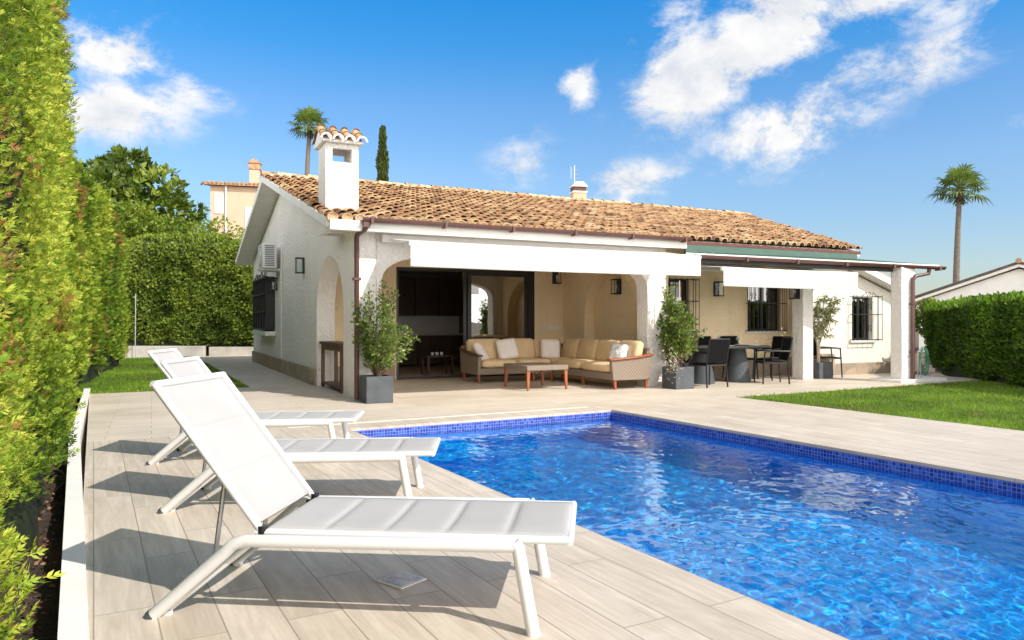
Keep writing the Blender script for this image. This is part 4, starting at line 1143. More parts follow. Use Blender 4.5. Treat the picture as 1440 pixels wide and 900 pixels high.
# hose on a stand
hs = thing('garden_hose', 'coiled green garden hose hung on a steel stand beside the right pergola pillar', 'hose', W(11.62, -1.42), HA)
mb = MB()
for i in range(7):
    r_ = .16+.012*i; cz = .52
    mb.tube([(.10+.09*i/7+r_*.55*math.cos(t), .02*math.sin(i*2)+.03*i/7, cz+r_*1.25*math.sin(t)-.02*i) for t in [2*math.pi*j/22 for j in range(23)]], .011, 6)
mb.build('hose_coil', 'hose_green', hs)
mb = MB(); mb.tube([(-.08, 0, .07), (-.08, 0, .62), (.1, 0, .72), (.2, 0, .62)], .012, 8); mb.tube([(.02, .0, .07), (.02, 0, .66)], .012, 8); mb.build('stand', 'steel', hs)
ih = MB().tube([tuple(PW(-2.86+.06*math.sin(i*.9), -1.2+i*.16, -.16+.07*math.sin(i*.5)**2)) for i in range(26)], .013, 7).build('irrigation_hose', 'hose_black'); tag(ih, 'black irrigation hose lying on the soil strip beside the white kerb', 'hose')

# ------------------------------------------------------------------ INTERIOR
kc = thing('kitchen_cabinets', 'dark wood kitchen cabinets with pale counter seen through the open door', 'cabinets', W(2.8, 8.3), HA)
for i in range(6):
    u = -1.9+i*.72
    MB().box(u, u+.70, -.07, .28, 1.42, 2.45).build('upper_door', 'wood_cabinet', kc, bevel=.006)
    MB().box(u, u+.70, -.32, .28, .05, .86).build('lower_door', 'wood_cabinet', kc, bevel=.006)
MB().box(-1.92, 2.42, -.36, .28, .862, .90).build('countertop', 'plate_white', kc)
MB().box(-1.92, 2.42, .26, .29, .903, 1.41).build('splashback', 'paint_wall_white', kc)
st_ = thing('side_table', 'small wooden side table with white cups inside the open door', 'side table', W(3.15, 4.75), HA)
MB().box(-.35, .35, -.25, .25, .42, .46).build('table_top', 'wood_dark', st_, bevel=.004)
for sx in (-.32, .27):
    for sy in (-.22, .17): MB().box(sx, sx+.05, sy, sy+.05, 0, .419).build('leg', 'wood_dark', st_)
cup0 = MB().lathe([(.03, 0), (.04, .07), (.037, .07), (.027, .004)], 14).build('cup', 'plate_white'); cup0.location = W(3.0, 4.68, .46); tag(cup0, 'white cup on the indoor side table, left of three', 'cup', 'white cups on the side table')
for i, lb in ((1, 'white cup on the indoor side table, middle of three'), (2, 'white cup on the indoor side table, right of three')):
    c = cup0.copy(); COL.objects.link(c); c.location = W(3.0+.12*i, 4.68+.02*i, .46); c['label'] = lb
cl = thing('ceiling_spotlight', 'small lit warm spotlight in the ceiling inside the sliding door', 'ceiling lamp', W(2.55, 5.6, 2.60), 0)
MB().lathe([(.05, -.03), (.05, 0)], 14).build('rim', 'plate_white', cl); MB().lathe([(.035, -.036), (.035, -.031)], 14).build('lens', 'bulb_glow', cl)
pl_ = bpy.data.lights.new('spotlight_lamp', 'POINT'); pl_.energy = 3; pl_.color = (1, .62, .32); pl_.shadow_soft_size = .06
po_ = bpy.data.objects.new('spotlight_lamp', pl_); COL.objects.link(po_); po_.location = W(2.55, 5.6, 2.48)
cu_ = thing('curtain', 'beige curtain hanging behind the glass of the sliding door', 'curtain', W(4.72, 4.08), HA)
n = 50; V = []; 
for i in range(n+1):
    for z in (.02, 2.4): V.append((-.28+.56*i/n, .035*math.sin(i*1.1)+.01*math.sin(i*.37), z))
rawmesh('cloth', V, [(2*i, 2*i+2, 2*i+3, 2*i+1) for i in range(n)], 'curtain_cloth', cu_, smooth=True)

# ------------------------------------------------------------------ HEDGES
def hedge(name, label, path, H, th, z0, dens, size, mat, tmpl, seed, lump=.14, column=0, bottom=.15, tint0=.5, brown=0.0, near_boost=False, top=True, group=None, bulge=0.0, upright=.5, overhang=0.0):
    """path: world xy points along the front face, thickness lies to the left of the walking direction"""
    t = thing(name, label, 'hedge', (0, 0, 0), 0, group)
    pts = np.array(path, float); seg = np.diff(pts, axis=0); L = np.hypot(seg[:, 0], seg[:, 1]); cum = np.concatenate([[0], np.cumsum(L)]); tot = cum[-1]
    g = np.random.default_rng(seed)
    per = H + (th if top else 0)
    n = int(tot*per*dens)
    s = g.uniform(0, tot, n); q = g.uniform(0, per, n)
    if near_boost:
        i0 = np.clip(np.searchsorted(cum, s)-1, 0, len(L)-1); px = pts[i0]+seg[i0]*((s-cum[i0])/L[i0])[:, None]
        keep = g.random(n) < np.clip(5.0/np.hypot(px[:, 0], px[:, 1]), .22, 1); s, q = s[keep], q[keep]; n = len(s)
    def place(s, q):
        i0 = np.clip(np.searchsorted(cum, s)-1, 0, len(L)-1); f = (s-cum[i0])/L[i0]
        base = pts[i0]+seg[i0]*f[:, None]; d = seg[i0]/L[i0][:, None]; left = np.stack([-d[:, 1], d[:, 0]], 1)
        z = np.minimum(q, H); inn = np.maximum(q-H, 0)
        P = np.concatenate([base+left*inn[:, None], (z0+z)[:, None]], 1)
        Nn = np.concatenate([np.where(q[:, None] < H, -left, 0*left), np.where(q < H, 0, 1.0)[:, None]], 1)
        # rounded shoulder
        sh = np.clip(1-np.abs(q-H)/.35, 0, 1)[:, None]; N2 = norm(Nn + sh*norm(np.concatenate([-left, np.ones((len(q), 1))], 1)))
        P = P - N2*(.22*sh**2)
        dis = lump*waves(P, seed, 2.2) + lump*.55*waves(P, seed+1, 6.0) + (lump*.5*waves(P, seed+6, 15.0) if near_boost else 0)
        if column: dis = dis + column*(np.abs(np.cos(np.pi*s/1.15+.5*np.sin(s*.7)))-.6)
        dis = dis + bulge*np.sin(np.pi*np.clip(z/H, 0, 1)*.9)
        if overhang: dis = dis + overhang*np.clip(z/H, 0, 1)
        return P + N2*dis[:, None], N2, dis, z
    P, Nn, dis, z = place(s, q)
    ok = (z > bottom + .25*np.abs(waves(P, seed+5, 3.0))*(z < .8)) | (q > H)
    P, Nn, dis, z = P[ok], Nn[ok], dis[ok], z[ok]; n = len(P)
    P = P + Nn*g.uniform(-.10, .03, (n, 1)) + g.normal(0, .02, (n, 3))
    D = Nn*.7 + np.array([0, 0, upright]) + g.normal(0, .55, (n, 3))
    sz = g.uniform(.7, 1.3, n)*size
    if near_boost: sz = sz*np.clip(np.hypot(P[:, 0], P[:, 1])/6.0, .75, 1.9)
    V, F, k = scatter(P, D, sz, tmpl[0], tmpl[1], roll=Nn)
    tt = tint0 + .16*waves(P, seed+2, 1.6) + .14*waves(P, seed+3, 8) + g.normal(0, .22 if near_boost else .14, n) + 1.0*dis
    tt = np.clip(tt, .12, 1)
    if brown:
        br = waves(P, seed+7, 3.2)+.7*waves(P, seed+8, 9); th_ = np.quantile(br, 1-brown); m_ = (br > th_) & (g.random(n) < .7); tt[m_] = g.uniform(0, .08, m_.sum())
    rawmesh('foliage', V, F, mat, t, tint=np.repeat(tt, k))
    if near_boost:                                             # stray shoots and a few bare twigs break the clipped face
        m_ = 2600; s2_, q2 = g.uniform(0, tot, m_), g.uniform(.4, per, m_); P2, N2, _, _ = place(s2_, q2)
        kp = g.random(m_) < np.clip(6/np.hypot(P2[:, 0], P2[:, 1]), .3, 1); P2, N2 = P2[kp], N2[kp]; m_ = len(P2)
        P2 = P2+N2*g.uniform(.0, .06, (m_, 1)); D2 = N2*.8+np.array([0, 0, .8])+g.normal(0, .4, (m_, 3))
        V, F, k = scatter(P2, D2, g.uniform(.045, .09, m_)*np.clip(np.hypot(P2[:, 0], P2[:, 1])/6, .7, 1.8), tmpl[0], tmpl[1]); rawmesh('shoots', V, F, mat, t, tint=np.repeat(np.clip(g.normal(.72, .16, m_), .1, 1), k))
        m_ = 900; cs_ = g.uniform(0, tot, 26); cq = g.uniform(.4, H*.85, 26); w_ = g.integers(0, 26, m_)
        P2, N2, _, _ = place(np.clip(cs_[w_]+g.normal(0, .16, m_), 0, tot-.01), np.clip(cq[w_]+g.normal(0, .28, m_), .2, H-.1)); D2 = N2*.5+np.array([0, 0, -.25])+g.normal(0, .55, (m_, 3))
        V, F, k = scatter(P2-N2*.03, D2, g.uniform(.08, .2, m_), [(-.022, 0, 0), (.022, 0, 0), (.0, 1, .05)], [(0, 1, 2)]); rawmesh('twigs', V, F, 'litter_brown', t, tint=np.repeat(g.uniform(.3, 1, m_), k))
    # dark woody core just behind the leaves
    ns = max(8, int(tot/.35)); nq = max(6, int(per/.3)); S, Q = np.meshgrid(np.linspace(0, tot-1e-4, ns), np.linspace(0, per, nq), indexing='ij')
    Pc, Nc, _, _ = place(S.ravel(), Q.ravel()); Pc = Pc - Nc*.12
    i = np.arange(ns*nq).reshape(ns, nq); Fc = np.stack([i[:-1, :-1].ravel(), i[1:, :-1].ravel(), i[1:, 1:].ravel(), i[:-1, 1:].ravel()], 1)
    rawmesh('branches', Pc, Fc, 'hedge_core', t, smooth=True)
    return t
hp = [(-3.0, -8.5), (-3.0, -5.5), (-2.97, -3.0), (-2.91, -1.6), (-3.0, -.3), (-3.14, 2), (-3.08, 5), (-2.62, 8.5), (-2.1, 14), (-1.75, 19.0)]
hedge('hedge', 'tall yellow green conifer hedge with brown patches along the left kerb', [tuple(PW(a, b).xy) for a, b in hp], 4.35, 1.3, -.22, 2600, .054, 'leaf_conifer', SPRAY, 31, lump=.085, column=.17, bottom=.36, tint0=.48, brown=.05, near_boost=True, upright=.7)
hedge('hedge', 'tall dark green hedge across the back garden behind the low white wall', [(-6.0, 28.2), (-17.5, 28.0)][::-1], 3.85, 1.4, .30, 520, .13, 'leaf_backhedge', LEAF, 41, lump=.13, bottom=.0, tint0=.55, upright=.2, overhang=.25)
rh = [(12.6, 22.5), (11.3, 19.6), (9.95, 16.2), (9.6, 13.2), (10.1, 9.4)]
hedge('hedge', 'clipped green privet hedge bordering the right lawn', [p for p in rh], 1.84, 1.2, -.15, 1300, .085, 'leaf_privet', LEAF, 51, lump=.06, bottom=.14, tint0=.45, upright=.5)
# fresh upright shoots on the right hedge
def shoots():
    g = np.random.default_rng(77); n = 5200
    pts = np.array(rh); seg = np.diff(pts, axis=0); L = np.hypot(seg[:, 0], seg[:, 1]); cum = np.concatenate([[0], np.cumsum(L)]); s = g.uniform(0, cum[-1], n); i0 = np.clip(np.searchsorted(cum, s)-1, 0, len(L)-1)
    b = pts[i0]+seg[i0]*((s-cum[i0])/L[i0])[:, None]; d = seg[i0]/L[i0][:, None]; out = np.stack([-d[:, 1], d[:, 0]], 1)
    P = np.concatenate([b+out*g.uniform(-.02, 1.1, n)[:, None], (1.55+g.uniform(-.06, .16, n))[:, None]], 1)
    D = np.stack([g.normal(0, .4, n), g.normal(0, .4, n), np.ones(n)], 1)
    V, F, k = scatter(P, D, g.uniform(.08, .16, n), LEAF[0], LEAF[1])
    rawmesh('foliage', V, F, 'leaf_privet', [o for o in COL.objects if o.name.startswith('hedge') and 'privet' in o.get('label', '')][0], tint=np.repeat(np.clip(g.normal(.85, .12, n), 0, 1), k))
shoots()
# low white garden walls and the brown fence behind
w_ = MB().box(-15.2, -11.15, 26.75, 26.95, -.3, .36).build('garden_wall', 'wall_weathered', bevel=.01); tag(w_, 'low white garden wall at the back of the left lawn, sunlit half', 'garden wall')
w_ = MB().box(-11.05, -7.4, 26.95, 27.15, -.3, .32).build('garden_wall', 'wall_weathered', bevel=.01); tag(w_, 'low white garden wall at the end of the side path, shaded half', 'garden wall')
fe = thing('fence', 'dark brown board fence showing below the back hedge', 'fence', (-12, 29.2, 0), 0)
for i in range(6): MB().box(-5.2+i*1.9, -3.35+i*1.9, -.02, .02, -.3, 1.25).build('board_panel', 'fence_brown', fe)
po = MB().tube([(-13.55, 26.6, -.05), (-13.53, 26.6, 2.25)], .016, 8).build('metal_pole', 'steel'); tag(po, 'thin steel pole standing before the back hedge at the lawn edge', 'pole')

# ------------------------------------------------------------------ TREES
def crown_points(g, lobes, n):
    P, C = [], []
    w = np.array([l[3]**2 for l in lobes]); w = w/w.sum()
    for l, k in zip(lobes, (w*n).astype(int)):
        d = norm(g.normal(size=(k, 3))); r = g.uniform(.55, 1.05, k)**.5
        P.append(np.array(l[:3]) + d*r[:, None]*l[3]*np.array([1, 1, l[4] if len(l) > 4 else .85])); C.append(d)
    return np.concatenate(P), np.concatenate(C)
def tree(name, label, x, y, lobes, trunk_h, trunk_r, n, size, mat, tmpl, seed, group=None, tint0=.5, tuft=None):
    t = thing(name, label, 'tree', (x, y, -.3), 0, group); g = np.random.default_rng(seed)
    mb = MB(); mb.tube([(0, 0, 0), (.1, 0, trunk_h*.5), (.05, .1, trunk_h)], trunk_r, 10, radii=[trunk_r*1.3, trunk_r, trunk_r*.75])
    mb.build('trunk', 'trunk_grey', t)
    for l in lobes[:6]:
        MB().tube([(.05, .1, trunk_h*.9), ((l[0]*.5), l[1]*.5, (trunk_h+l[2])*.5), tuple(l[:3])], .08, 7, radii=[trunk_r*.55, trunk_r*.35, trunk_r*.12]).build('limb', 'trunk_grey', t)
    if tuft:                                              # whorls of big leaves at the crown's surface
        P0, C0_ = crown_points(g, lobes, tuft); P = np.repeat(P0, n//tuft, axis=0); C = np.repeat(C0_, n//tuft, axis=0)
        P = P + g.normal(0, size*.22, P.shape); D = C*.8+np.array([0, 0, .45])+g.normal(0, .7, P.shape)
        tb = np.repeat(g.normal(0, .15, len(P0)), n//tuft)
    else:
        P, C = crown_points(g, lobes, n); D = C*.6+g.normal(0, .7, P.shape); tb = 0
    cl = waves(P, seed, 1.6)*.18+waves(P, seed+1, 4)*.12
    keep = waves(P, seed+4, 2.3) > -1.15; P, C, D = P[keep], C[keep], D[keep]; cl = cl[keep]
    if tuft: tb = tb[keep]
    V, F, k = scatter(P, D, g.uniform(.7, 1.3, len(P))*size, tmpl[0], tmpl[1])
    rawmesh('crown', V, F, mat, t, tint=np.repeat(np.clip(tint0+cl+tb+g.normal(0, .12, len(P)), 0, 1), k))
    return t
def rlobes(g, n, rx, ry, rz, cz, r0, r1):
    out = []
    for i in range(n):
        d = norm(g.normal(size=(1, 3)))[0]*g.random()**.4; out.append((d[0]*rx, d[1]*ry, cz+d[2]*rz, g.uniform(r0, r1), .85))
    return out
g = np.random.default_rng(6)
tree('broadleaf_tree', 'big rounded dark green tree with large leaves above the left hedge', -17.6, 33.5, rlobes(g, 30, 2.7, 1.7, 2.9, 5.9, .75, 1.35), 3.2, .28, 21000, .29, 'leaf_tree', LEAF, 61, tuft=2100, tint0=.55)
g = np.random.default_rng(7)
tree('broadleaf_tree', 'lower yellow green bushy tree in front of the peach house', -13.6, 31.8, rlobes(g, 18, 2.0, 1.2, 1.2, 4.5, .6, 1.1), 2.4, .2, 11000, .17, 'leaf_backhedge', LEAF, 62, tint0=.74)
g = np.random.default_rng(9)
tree('broadleaf_tree', 'small rounded green shrub tree between the dark tree and hedge top', -15.6, 30.8, rlobes(g, 12, 1.3, 1.0, 1.2, 4.9, .6, 1.0), 2.6, .18, 8000, .19, 'leaf_backhedge', LEAF, 63, tint0=.6)
g = np.random.default_rng(13)
tree('broadleaf_tree', 'low green garden shrubs seen above the clipped right hedge', 13.0, 22.5, rlobes(g, 10, 1.2, .8, .45, 1.75, .4, .6), .9, .1, 6500, .12, 'leaf_backhedge', LEAF, 64, tint0=.55)
# cypress
cy = thing('cypress_tree', 'slim dark cypress rising behind the roof right of the chimney', 'tree', (-10.5, 60, -.3), 0)
MB().tube([(0, 0, 0), (0, 0, 14)], .18, 8, radii=[.25, .06]).build('trunk', 'trunk_grey', cy)
g = np.random.default_rng(15); n = 9000; z = g.uniform(0, 1, n); az = g.uniform(0, 6.28, n); rad = .52*np.minimum(1, (1-z)*3.5)**.6*(.75+.25*np.sin(z*40+az*2))*np.sqrt(g.uniform(.6, 1, n))
P = np.stack([rad*np.cos(az), rad*np.sin(az), 2+15.2*z], 1); D = np.stack([.4*np.cos(az), .4*np.sin(az), np.ones(n)], 1)+g.normal(0, .2, (n, 3))
V, F, k = scatter(P, D, g.uniform(.2, .4, n), LEAF[0], LEAF[1]); rawmesh('crown', V, F, 'leaf_cypress', cy, tint=np.repeat(g.random(n), k))
# palms
def palm(label, x, y, h, cr, seed, bend=.3, tr=.19):
    t = thing('palm_tree', label, 'palm', (x, y, -.3), 0, 'tall fan palms beyond the garden'); g = np.random.default_rng(seed)
    pts = [(bend*(f**2), .1*f, (h+.3)*f) for f in [i/12 for i in range(13)]]
    MB().tube(pts, tr, 10, radii=[tr*(1.35-.55*f) for f in [i/12 for i in range(13)]]).build('trunk', 'trunk_palm', t)
    top = Vector(pts[-1]); V, F, T = [], [], []; o = 0; stalks = MB()
    for i in range(27):
        az = i*2.4+g.normal(0, .2); el = R(85 - 108*(i/26)**.9 + g.normal(0, 6))
        d = Vector((math.cos(az)*math.cos(el), math.sin(az)*math.cos(el), math.sin(el))); pl = cr*g.uniform(.42, .55)
        hub = top+d*pl+Vector((0, 0, -.06*cr)); stalks.tube([top, top+d*pl*.6, hub], .02*cr, 5)
        side = d.cross(Vector((0, 0, 1))).normalized() if abs(d.z) < .98 else Vector((1, 0, 0)); nrm = side.cross(d)
        dead = i > 24
        for b in range(15):
            an = R(-105+210*b/14); ln = cr*g.uniform(.48, .60)*(1-.25*abs(an)/2)
            bd = (d*math.cos(an)+side*math.sin(an)).normalized(); w = bd.cross(nrm).normalized()*cr*.032
            mid = hub+bd*ln*.6; tip = hub+bd*ln+Vector((0, 0, -cr*(.08+.13*g.random())))
            V += [tuple(hub), tuple(mid+w), tuple(tip), tuple(mid-w)]; F.append((o, o+1, o+2, o+3)); o += 4
            T += [.05 if dead else float(np.clip(g.normal(.6, .18), .16, 1))]*4
    stalks.build('frond_stalk', 'stem_green', t); rawmesh('crown', V, F, 'leaf_palm', t, tint=T)
    g2 = np.random.default_rng(seed+1); n = 260                # skirt of old leaf bases under the crown
    P = np.stack([top.x+g2.normal(0, .16, n), top.y+g2.normal(0, .16, n), top.z-g2.uniform(0, .9, n)], 1); V, F, k = scatter(P, np.stack([g2.normal(0, .5, n), g2.normal(0, .5, n), -np.ones(n)], 1), g2.uniform(.2, .4, n), LONGLEAF[0], LONGLEAF[1])
    rawmesh('dead_leaves', V, F, 'leaf_palm', t, tint=np.repeat(g2.uniform(0, .1, n), k))
palm('tall fan palm rising behind the roof left of the chimney', -18.4, 65, 18.4, 2.15, 71, bend=.6, tr=.22)
palm('tall fan palm standing alone above the right hedge', 30.0, 50, 10.2, 2.05, 73, bend=.35, tr=.185)

# ------------------------------------------------------------------ NEIGHBOUR HOUSES
nh = thing('house', 'two storey peach house with tiled roof and brick topped chimney behind the left trees', 'house', (-19.0, 50, -.3), R(14))
mb = MB(); mb.box(-1.3, 4.6, 0, 7, 0, 10.7); mb.build('wall', 'plaster_peach', nh)
mb = MB(); mb.hexa([(-1.7, -.35, 10.70), (4.9, -.35, 10.70), (4.9, 3.5, 11.2), (-1.7, 3.5, 11.2), (-1.7, -.35, 10.87), (4.9, -.35, 10.87), (4.9, 3.5, 11.33), (-1.7, 3.5, 11.33)]); mb.hexa([(-1.7, 3.502, 11.2), (4.9, 3.502, 11.2), (4.9, 7.3, 10.72), (-1.7, 7.3, 10.72), (-1.7, 3.502, 11.33), (4.9, 3.502, 11.33), (4.9, 7.3, 10.87), (-1.7, 7.3, 10.87)])
nr = mb.build('roof', 'tile_far', nh)
mb = MB()
for i in range(25): mb.tube([(-1.6+i*.265, -.42, 10.86), (-2.4+i*.265, 3.4, 11.33)], .08, 7)
mb.build('roof_tiles', 'tile_far', nr)
MB().box(1.1, 1.75, .9, 1.5, 10.9, 12.1).build('chimney', 'plaster_peach', nh)
nc = MB().box(1.04, 1.81, .84, 1.56, 12.102, 12.5).build('chimney_top', 'tile_far', nh); mb = MB(); mb.prism([(.98, 12.502), (1.87, 12.502), (1.43, 12.85)], 'y', .78, 1.62); mb.build('chimney_roof', 'tile_far', nc)
for (x0, x1, z0, z1) in ((-.95, -.55, 8.9, 10.1), (1.0, 2.1, 7.3, 9.2)):
    wf = MB().box(x0-.08, x1+.08, -.06, -.003, z0-.08, z1+.08).build('window', 'paint_wall_white', nh); MB().box(x0, x1, -.075, -.063, z0, z1).build('pane', 'glass_far', wf)
mb = MB(); mb.tube([(-.3, -.12, 10.75), (-.3, -.12, 6)], .06, 8); mb.build('downpipe', 'paint_wall_white', nh)
mb = MB()
for i in range(12): mb.tube([(.6+i*.16, -.55, 6.9), (.6+i*.16, -.55, 7.7)], .015, 5)
mb.tube([(.55, -.55, 7.72), (2.5, -.55, 7.72)], .025, 5); mb.box(.5, 2.6, -.6, -.003, 6.75, 6.88); mb.build('balcony_railing', 'iron_black', nh)
fh = thing('house', 'far house whose banded chimney shows above the villa ridge', 'house', (5.0, 48, .45), R(10))
MB().box(-6, 9, 0, 8, 0, 7.4).build('wall', 'plaster_peach', fh)
mb = MB(); mb.prism([(-.4, 7.402), (8.4, 7.402), (4, 8.9)], 'x', -6.3, 9.3); mb.build('roof', 'tile_far', fh)
c_ = MB().box(-.45, .45, 2.2, 3.1, 7.9, 9.55).build('chimney', 'plaster_peach', fh)
MB().box(-.50, .50, 2.15, 3.15, 9.552, 9.65).build('chimney_band', 'trim_white', c_); MB().box(-.44, .44, 2.21, 3.09, 9.652, 9.95).build('chimney_bricks', 'soffit_red', c_); mb = MB(); mb.box(-.52, .52, 2.13, 3.17, 9.952, 10.02); mb.prism([(-.5, 10.022), (.5, 10.022), (.25, 10.3), (-.25, 10.3)], 'y', 2.2, 3.1); mb.build('chimney_hood', 'trim_white', c_)
mb = MB(); mb.tube([(-.1, 3.3, 8.6), (-.1, 3.3, 11.6)], .03, 6)
for z in (10.7, 11.0, 11.3): mb.tube([(-.35, 3.3, z), (.2, 3.3, z)], .018, 5)
mb.tube([(-.35, 3.3, 10.7), (-.35, 3.3, 11.5)], .018, 5); mb.build('antenna', 'steel', fh)
mb = MB(); mb.box(2.75, 3.75, 2.3, 3.1, 8.0, 8.95); mb.lathe([(.5, 0), (.42, .12), (.2, .2), (.05, .24)], 14, (3.25, 2.7, 8.95)); mb.build('roof_vent', 'trim_white', fh)
wh = thing('house', 'low white gabled house with dark roof edge beyond the right hedge', 'house', (24.0, 35.0, -.3), R(-37))
MB().prism([(-4.2, 0), (3.6, 0), (3.6, 2.75), (.0, 4.05), (-4.2, 2.55)], 'y', 0, 8).build('wall', 'paint_wall_white', wh)
mb = MB(); mb.prism([(-4.7, 2.42), (0, 4.12), (0, 4.26), (-4.7, 2.56)], 'y', -.35, 8.2); mb.prism([(.002, 4.12), (4.4, 2.55), (4.4, 2.69), (.002, 4.26)], 'y', -.35, 8.2); r_ = mb.build('roof', 'trim_white', wh)
mb = MB(); mb.prism([(-4.78, 2.562), (-.003, 4.262), (-.003, 4.38), (-4.78, 2.68)], 'y', -.42, 8.2); mb.prism([(.005, 4.262), (4.45, 2.692), (4.45, 2.81), (.005, 4.38)], 'y', -.42, 8.2); mb.build('roof_tiles', 'tile_dark_far', r_)
mb = MB(); mb.tube([(.0, -.5, 4.40), (0, 8.2, 4.40)], .13, 8); mb.build('ridge_cap', 'tile_far', r_)

# ------------------------------------------------------------------ LIGHT, SKY, CAMERA
SUN_EL = R(41.5); sd = Vector((.787, -.617)).normalized()
S = Vector((sd.x*math.cos(SUN_EL), sd.y*math.cos(SUN_EL), math.sin(SUN_EL)))
sl_ = bpy.data.lights.new('sun', 'SUN'); sl_.energy = 5.0; sl_.angle = R(.55); sl_.color = (1, .955, .88)
sl_.cycles.is_caustics_light = True
so_ = bpy.data.objects.new('sun', sl_); COL.objects.link(so_); so_.rotation_euler = S.to_track_quat('Z', 'Y').to_euler(); so_.location = (20, -15, 20)
wd = bpy.data.worlds.new('World'); sc.world = wd; wd.use_nodes = True; nt = wd.node_tree; nt.nodes.clear()
sk = nd(nt, 'ShaderNodeTexSky'); sk.sky_type = 'NISHITA'; sk.sun_disc = False; sk.sun_elevation = SUN_EL; sk.sun_rotation = math.atan2(S.x, S.y); sk.air_density = 1.0; sk.dust_density = .4; sk.ozone_density = 2.0; sk.altitude = 50
tcw = nd(nt, 'ShaderNodeTexCoord').outputs['Generated']
sp = nd(nt, 'ShaderNodeSeparateXYZ'); lk(nt, tcw, sp.inputs[0])
az_ = nd(nt, 'ShaderNodeMath', operation='ARCTAN2'); lk(nt, sp.outputs[0], az_.inputs[0]); lk(nt, sp.outputs[1], az_.inputs[1])
el_ = nd(nt, 'ShaderNodeMath', operation='ARCSINE'); lk(nt, sp.outputs[2], el_.inputs[0])
cb = nd(nt, 'ShaderNodeCombineXYZ'); lk(nt, az_.outputs[0], cb.inputs[0]); lk(nt, el_.outputs[0], cb.inputs[1])
CLOUDS = [(27.5, 16.5, 7, 1.8, 18, .64), (12.5, 21.5, 5, 2.0, 35, .62), (32, 20.5, 5, 1.5, 15, .62), (-28.8, 18.0, 5.0, 2.2, 0, 1.0), (-28.5, 14.2, 5.2, 1.9, 5, 1.0), (-23.8, 16.2, 3.2, 1.6, -10, .8), (5.0, 17.8, 1.7, 1.7, 35, .95), (0.8, 11.6, 2.6, 2.2, 20, .62), (8.5, 10.4, 5.0, 1.5, 8, .85), (13.6, 17.6, 4.6, 3.2, 20, 1.0),
          (19.5, 20.2, 7.0, 3.4, 30, 1.0), (26.0, 21.5, 6.5, 2.0, 15, .85), (20.5, 13.8, 5.4, 2.6, 12, 1.0), (30.0, 18.0, 3.6, .8, 20, .6), (33.8, 12.0, 1.5, 1.2, 0, .5), (35.5, 22.5, 5, 1.6, 10, .7), (23.5, 17.0, 4.0, 1.2, 15, .7), (-60, 22, 14, 5, 0, .9), (75, 20, 16, 6, 0, .9), (-120, 18, 20, 6, 0, .9), (140, 24, 16, 7, 0, .9), (180, 16, 18, 4, 0, .9)]
prev = None
for (a_, e_, sx, sy, rt, op) in CLOUDS:
    mp = nd(nt, 'ShaderNodeMapping', vector_type='TEXTURE'); mp.inputs['Location'].default_value = (R(a_), R(e_), 0); mp.inputs['Rotation'].default_value = (0, 0, R(rt)); mp.inputs['Scale'].default_value = (R(sx), R(sy), 1)
    lk(nt, cb.outputs[0], mp.inputs[0])
    ln = nd(nt, 'ShaderNodeVectorMath', operation='LENGTH'); lk(nt, mp.outputs[0], ln.inputs[0])
    mr = nd(nt, 'ShaderNodeMapRange', interpolation_type='SMOOTHSTEP'); mr.inputs[1].default_value = 1.9; mr.inputs[2].default_value = .0; mr.inputs[3].default_value = 0; mr.inputs[4].default_value = op
    lk(nt, ln.outputs[1], mr.inputs[0])
    if prev is None: prev = mr.outputs[0]
    else:
        mx = nd(nt, 'ShaderNodeMath', operation='MAXIMUM'); lk(nt, prev, mx.inputs[0]); lk(nt, mr.outputs[0], mx.inputs[1]); prev = mx.outputs[0]
mpn = nd(nt, 'ShaderNodeMapping'); mpn.inputs['Scale'].default_value = (1, 1.0, 1.5); lk(nt, tcw, mpn.inputs[0])
cn = noise(nt, mpn.outputs[0], 8.0, 14, .67, .2)
ad = nd(nt, 'ShaderNodeMath', operation='MULTIPLY_ADD'); lk(nt, cn, ad.inputs[0]); ad.inputs[1].default_value = 4.4; ad.inputs[2].default_value = -2.40
s2 = nd(nt, 'ShaderNodeMath', operation='ADD'); lk(nt, ad.outputs[0], s2.inputs[0]); lk(nt, prev, s2.inputs[1])
mk_ = nd(nt, 'ShaderNodeMapRange', interpolation_type='SMOOTHSTEP'); mk_.inputs[1].default_value = .0; mk_.inputs[2].default_value = 1.05; lk(nt, s2.outputs[0], mk_.inputs[0])
pos_ = nd(nt, 'ShaderNodeMath', operation='GREATER_THAN'); lk(nt, prev, pos_.inputs[0]); pos_.inputs[1].default_value = .0
mm = nd(nt, 'ShaderNodeMath', operation='MULTIPLY'); lk(nt, mk_.outputs[0], mm.inputs[0]); lk(nt, prev, mm.inputs[1])
mm2 = nd(nt, 'ShaderNodeMath', operation='MULTIPLY', use_clamp=True); lk(nt, mm.outputs[0], mm2.inputs[0]); mm2.inputs[1].default_value = 1.6
hs_ = nd(nt, 'ShaderNodeHueSaturation'); hs_.inputs['Saturation'].default_value = 1.22; hs_.inputs['Value'].default_value = 1.75; lk(nt, sk.outputs[0], hs_.inputs['Color'])
elr = nd(nt, 'ShaderNodeMapRange'); elr.inputs[1].default_value = 0; elr.inputs[2].default_value = R(55); elr.inputs[3].default_value = .74; elr.inputs[4].default_value = 2.75; lk(nt, el_.outputs[0], elr.inputs[0])
lk(nt, elr.outputs[0], hs_.inputs['Value'])
mps = nd(nt, 'ShaderNodeMapping'); mps.inputs['Scale'].default_value = (1, 1.0, 1.5); mps.inputs['Location'].default_value = (.018, -.012, .03); lk(nt, tcw, mps.inputs[0])
shd = nd(nt, 'ShaderNodeMath', operation='SUBTRACT'); lk(nt, cn, shd.inputs[0]); lk(nt, noise(nt, mps.outputs[0], 8.0, 11, .57, .12), shd.inputs[1])
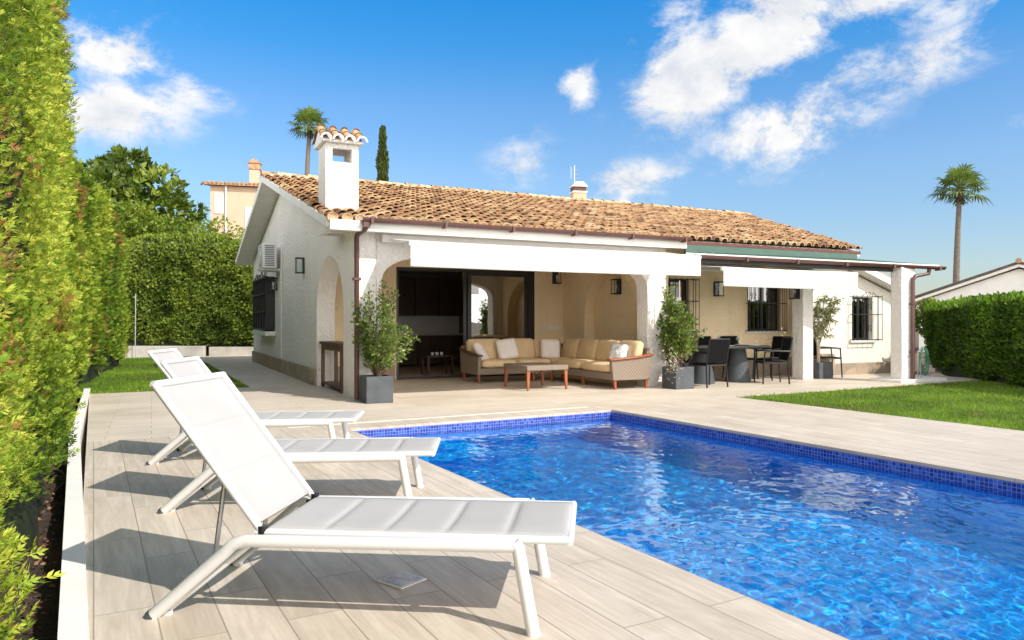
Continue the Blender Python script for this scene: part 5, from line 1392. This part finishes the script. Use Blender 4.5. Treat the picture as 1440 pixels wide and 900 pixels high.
shr = nd(nt, 'ShaderNodeMapRange'); shr.inputs[1].default_value = -.14; shr.inputs[2].default_value = .10; lk(nt, shd.outputs[0], shr.inputs[0])
eln = nd(nt, 'ShaderNodeMapRange'); eln.inputs[1].default_value = 0; eln.inputs[2].default_value = R(50); lk(nt, el_.outputs[0], eln.inputs[0])
skm = mixc(nt, 1.0, hs_.outputs[0], ramp(nt, eln.outputs[0], [(0, (.97, .97, 1.05)), (.22, (1, .98, 1.0)), (.32, (.76, .88, .95)), (.40, (.34, .78, .93)), (.50, (.12, .69, .92)), (.62, (.20, .66, .84)), (.8, (.5, .62, .60)), (1, (.85, .60, .40))]), 'MULTIPLY')
skc = mixc(nt, mm2.outputs[0], skm, mixc(nt, shr.outputs[0], (5.0, 5.25, 5.7), (6.6, 6.6, 6.6)))
fill_top = nd(nt, 'ShaderNodeMapRange', interpolation_type='SMOOTHSTEP'); fill_top.inputs[1].default_value = R(27); fill_top.inputs[2].default_value = R(55); lk(nt, el_.outputs[0], fill_top.inputs[0])  # added pale fill glow overhead, above the view, to neutralise blue shade
fill_rear = nd(nt, 'ShaderNodeMapRange', interpolation_type='SMOOTHSTEP'); fill_rear.inputs[1].default_value = .66; fill_rear.inputs[2].default_value = -.15; lk(nt, sp.outputs[1], fill_rear.inputs[0])  # added fill glow in the unseen sky beside and behind the camera
fill_top.inputs[4].default_value = .18
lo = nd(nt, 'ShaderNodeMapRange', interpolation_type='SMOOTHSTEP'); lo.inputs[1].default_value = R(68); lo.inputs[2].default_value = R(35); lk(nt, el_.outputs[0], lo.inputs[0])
fill_rear_m = nd(nt, 'ShaderNodeMath', operation='MULTIPLY'); lk(nt, fill_rear.outputs[0], fill_rear_m.inputs[0]); lk(nt, lo.outputs[0], fill_rear_m.inputs[1])
fill_max = nd(nt, 'ShaderNodeMath', operation='MAXIMUM'); lk(nt, fill_top.outputs[0], fill_max.inputs[0]); lk(nt, fill_rear_m.outputs[0], fill_max.inputs[1])
fill_fac = nd(nt, 'ShaderNodeMath', operation='MULTIPLY'); lk(nt, fill_max.outputs[0], fill_fac.inputs[0]); fill_fac.inputs[1].default_value = .85
lw = nd(nt, 'ShaderNodeMapRange', interpolation_type='SMOOTHSTEP'); lw.inputs[1].default_value = R(40); lw.inputs[2].default_value = R(8); lw.inputs[3].default_value = 1.0; lw.inputs[4].default_value = 3.5; lk(nt, el_.outputs[0], lw.inputs[0])  # added glow strengthened towards the horizon to light porch and gable wall
fill_col = nd(nt, 'ShaderNodeVectorMath', operation='SCALE'); fill_col.inputs[0].default_value = (7.6, 7.2, 6.75); lk(nt, lw.outputs[0], fill_col.inputs['Scale'])
skc = mixc(nt, fill_fac.outputs[0], skc, fill_col.outputs[0])
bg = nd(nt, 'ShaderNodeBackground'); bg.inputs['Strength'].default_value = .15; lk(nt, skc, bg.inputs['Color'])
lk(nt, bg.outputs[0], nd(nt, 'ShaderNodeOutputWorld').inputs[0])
cam = bpy.data.cameras.new('camera'); co = bpy.data.objects.new('camera', cam); COL.objects.link(co)
co.location = (0, 0, 1.25); co.rotation_euler = (R(90), 0, 0); cam.lens = 36*1040/1440; cam.sensor_width = 36; cam.shift_y = 2/1440; cam.clip_end = 2000; cam.clip_start = .05
sc.camera = co
sc.view_settings.view_transform = 'Standard'; sc.view_settings.look = 'None'; sc.view_settings.exposure = 0
sc.cycles.max_bounces = 12; sc.cycles.diffuse_bounces = 8; sc.cycles.transparent_max_bounces = 12
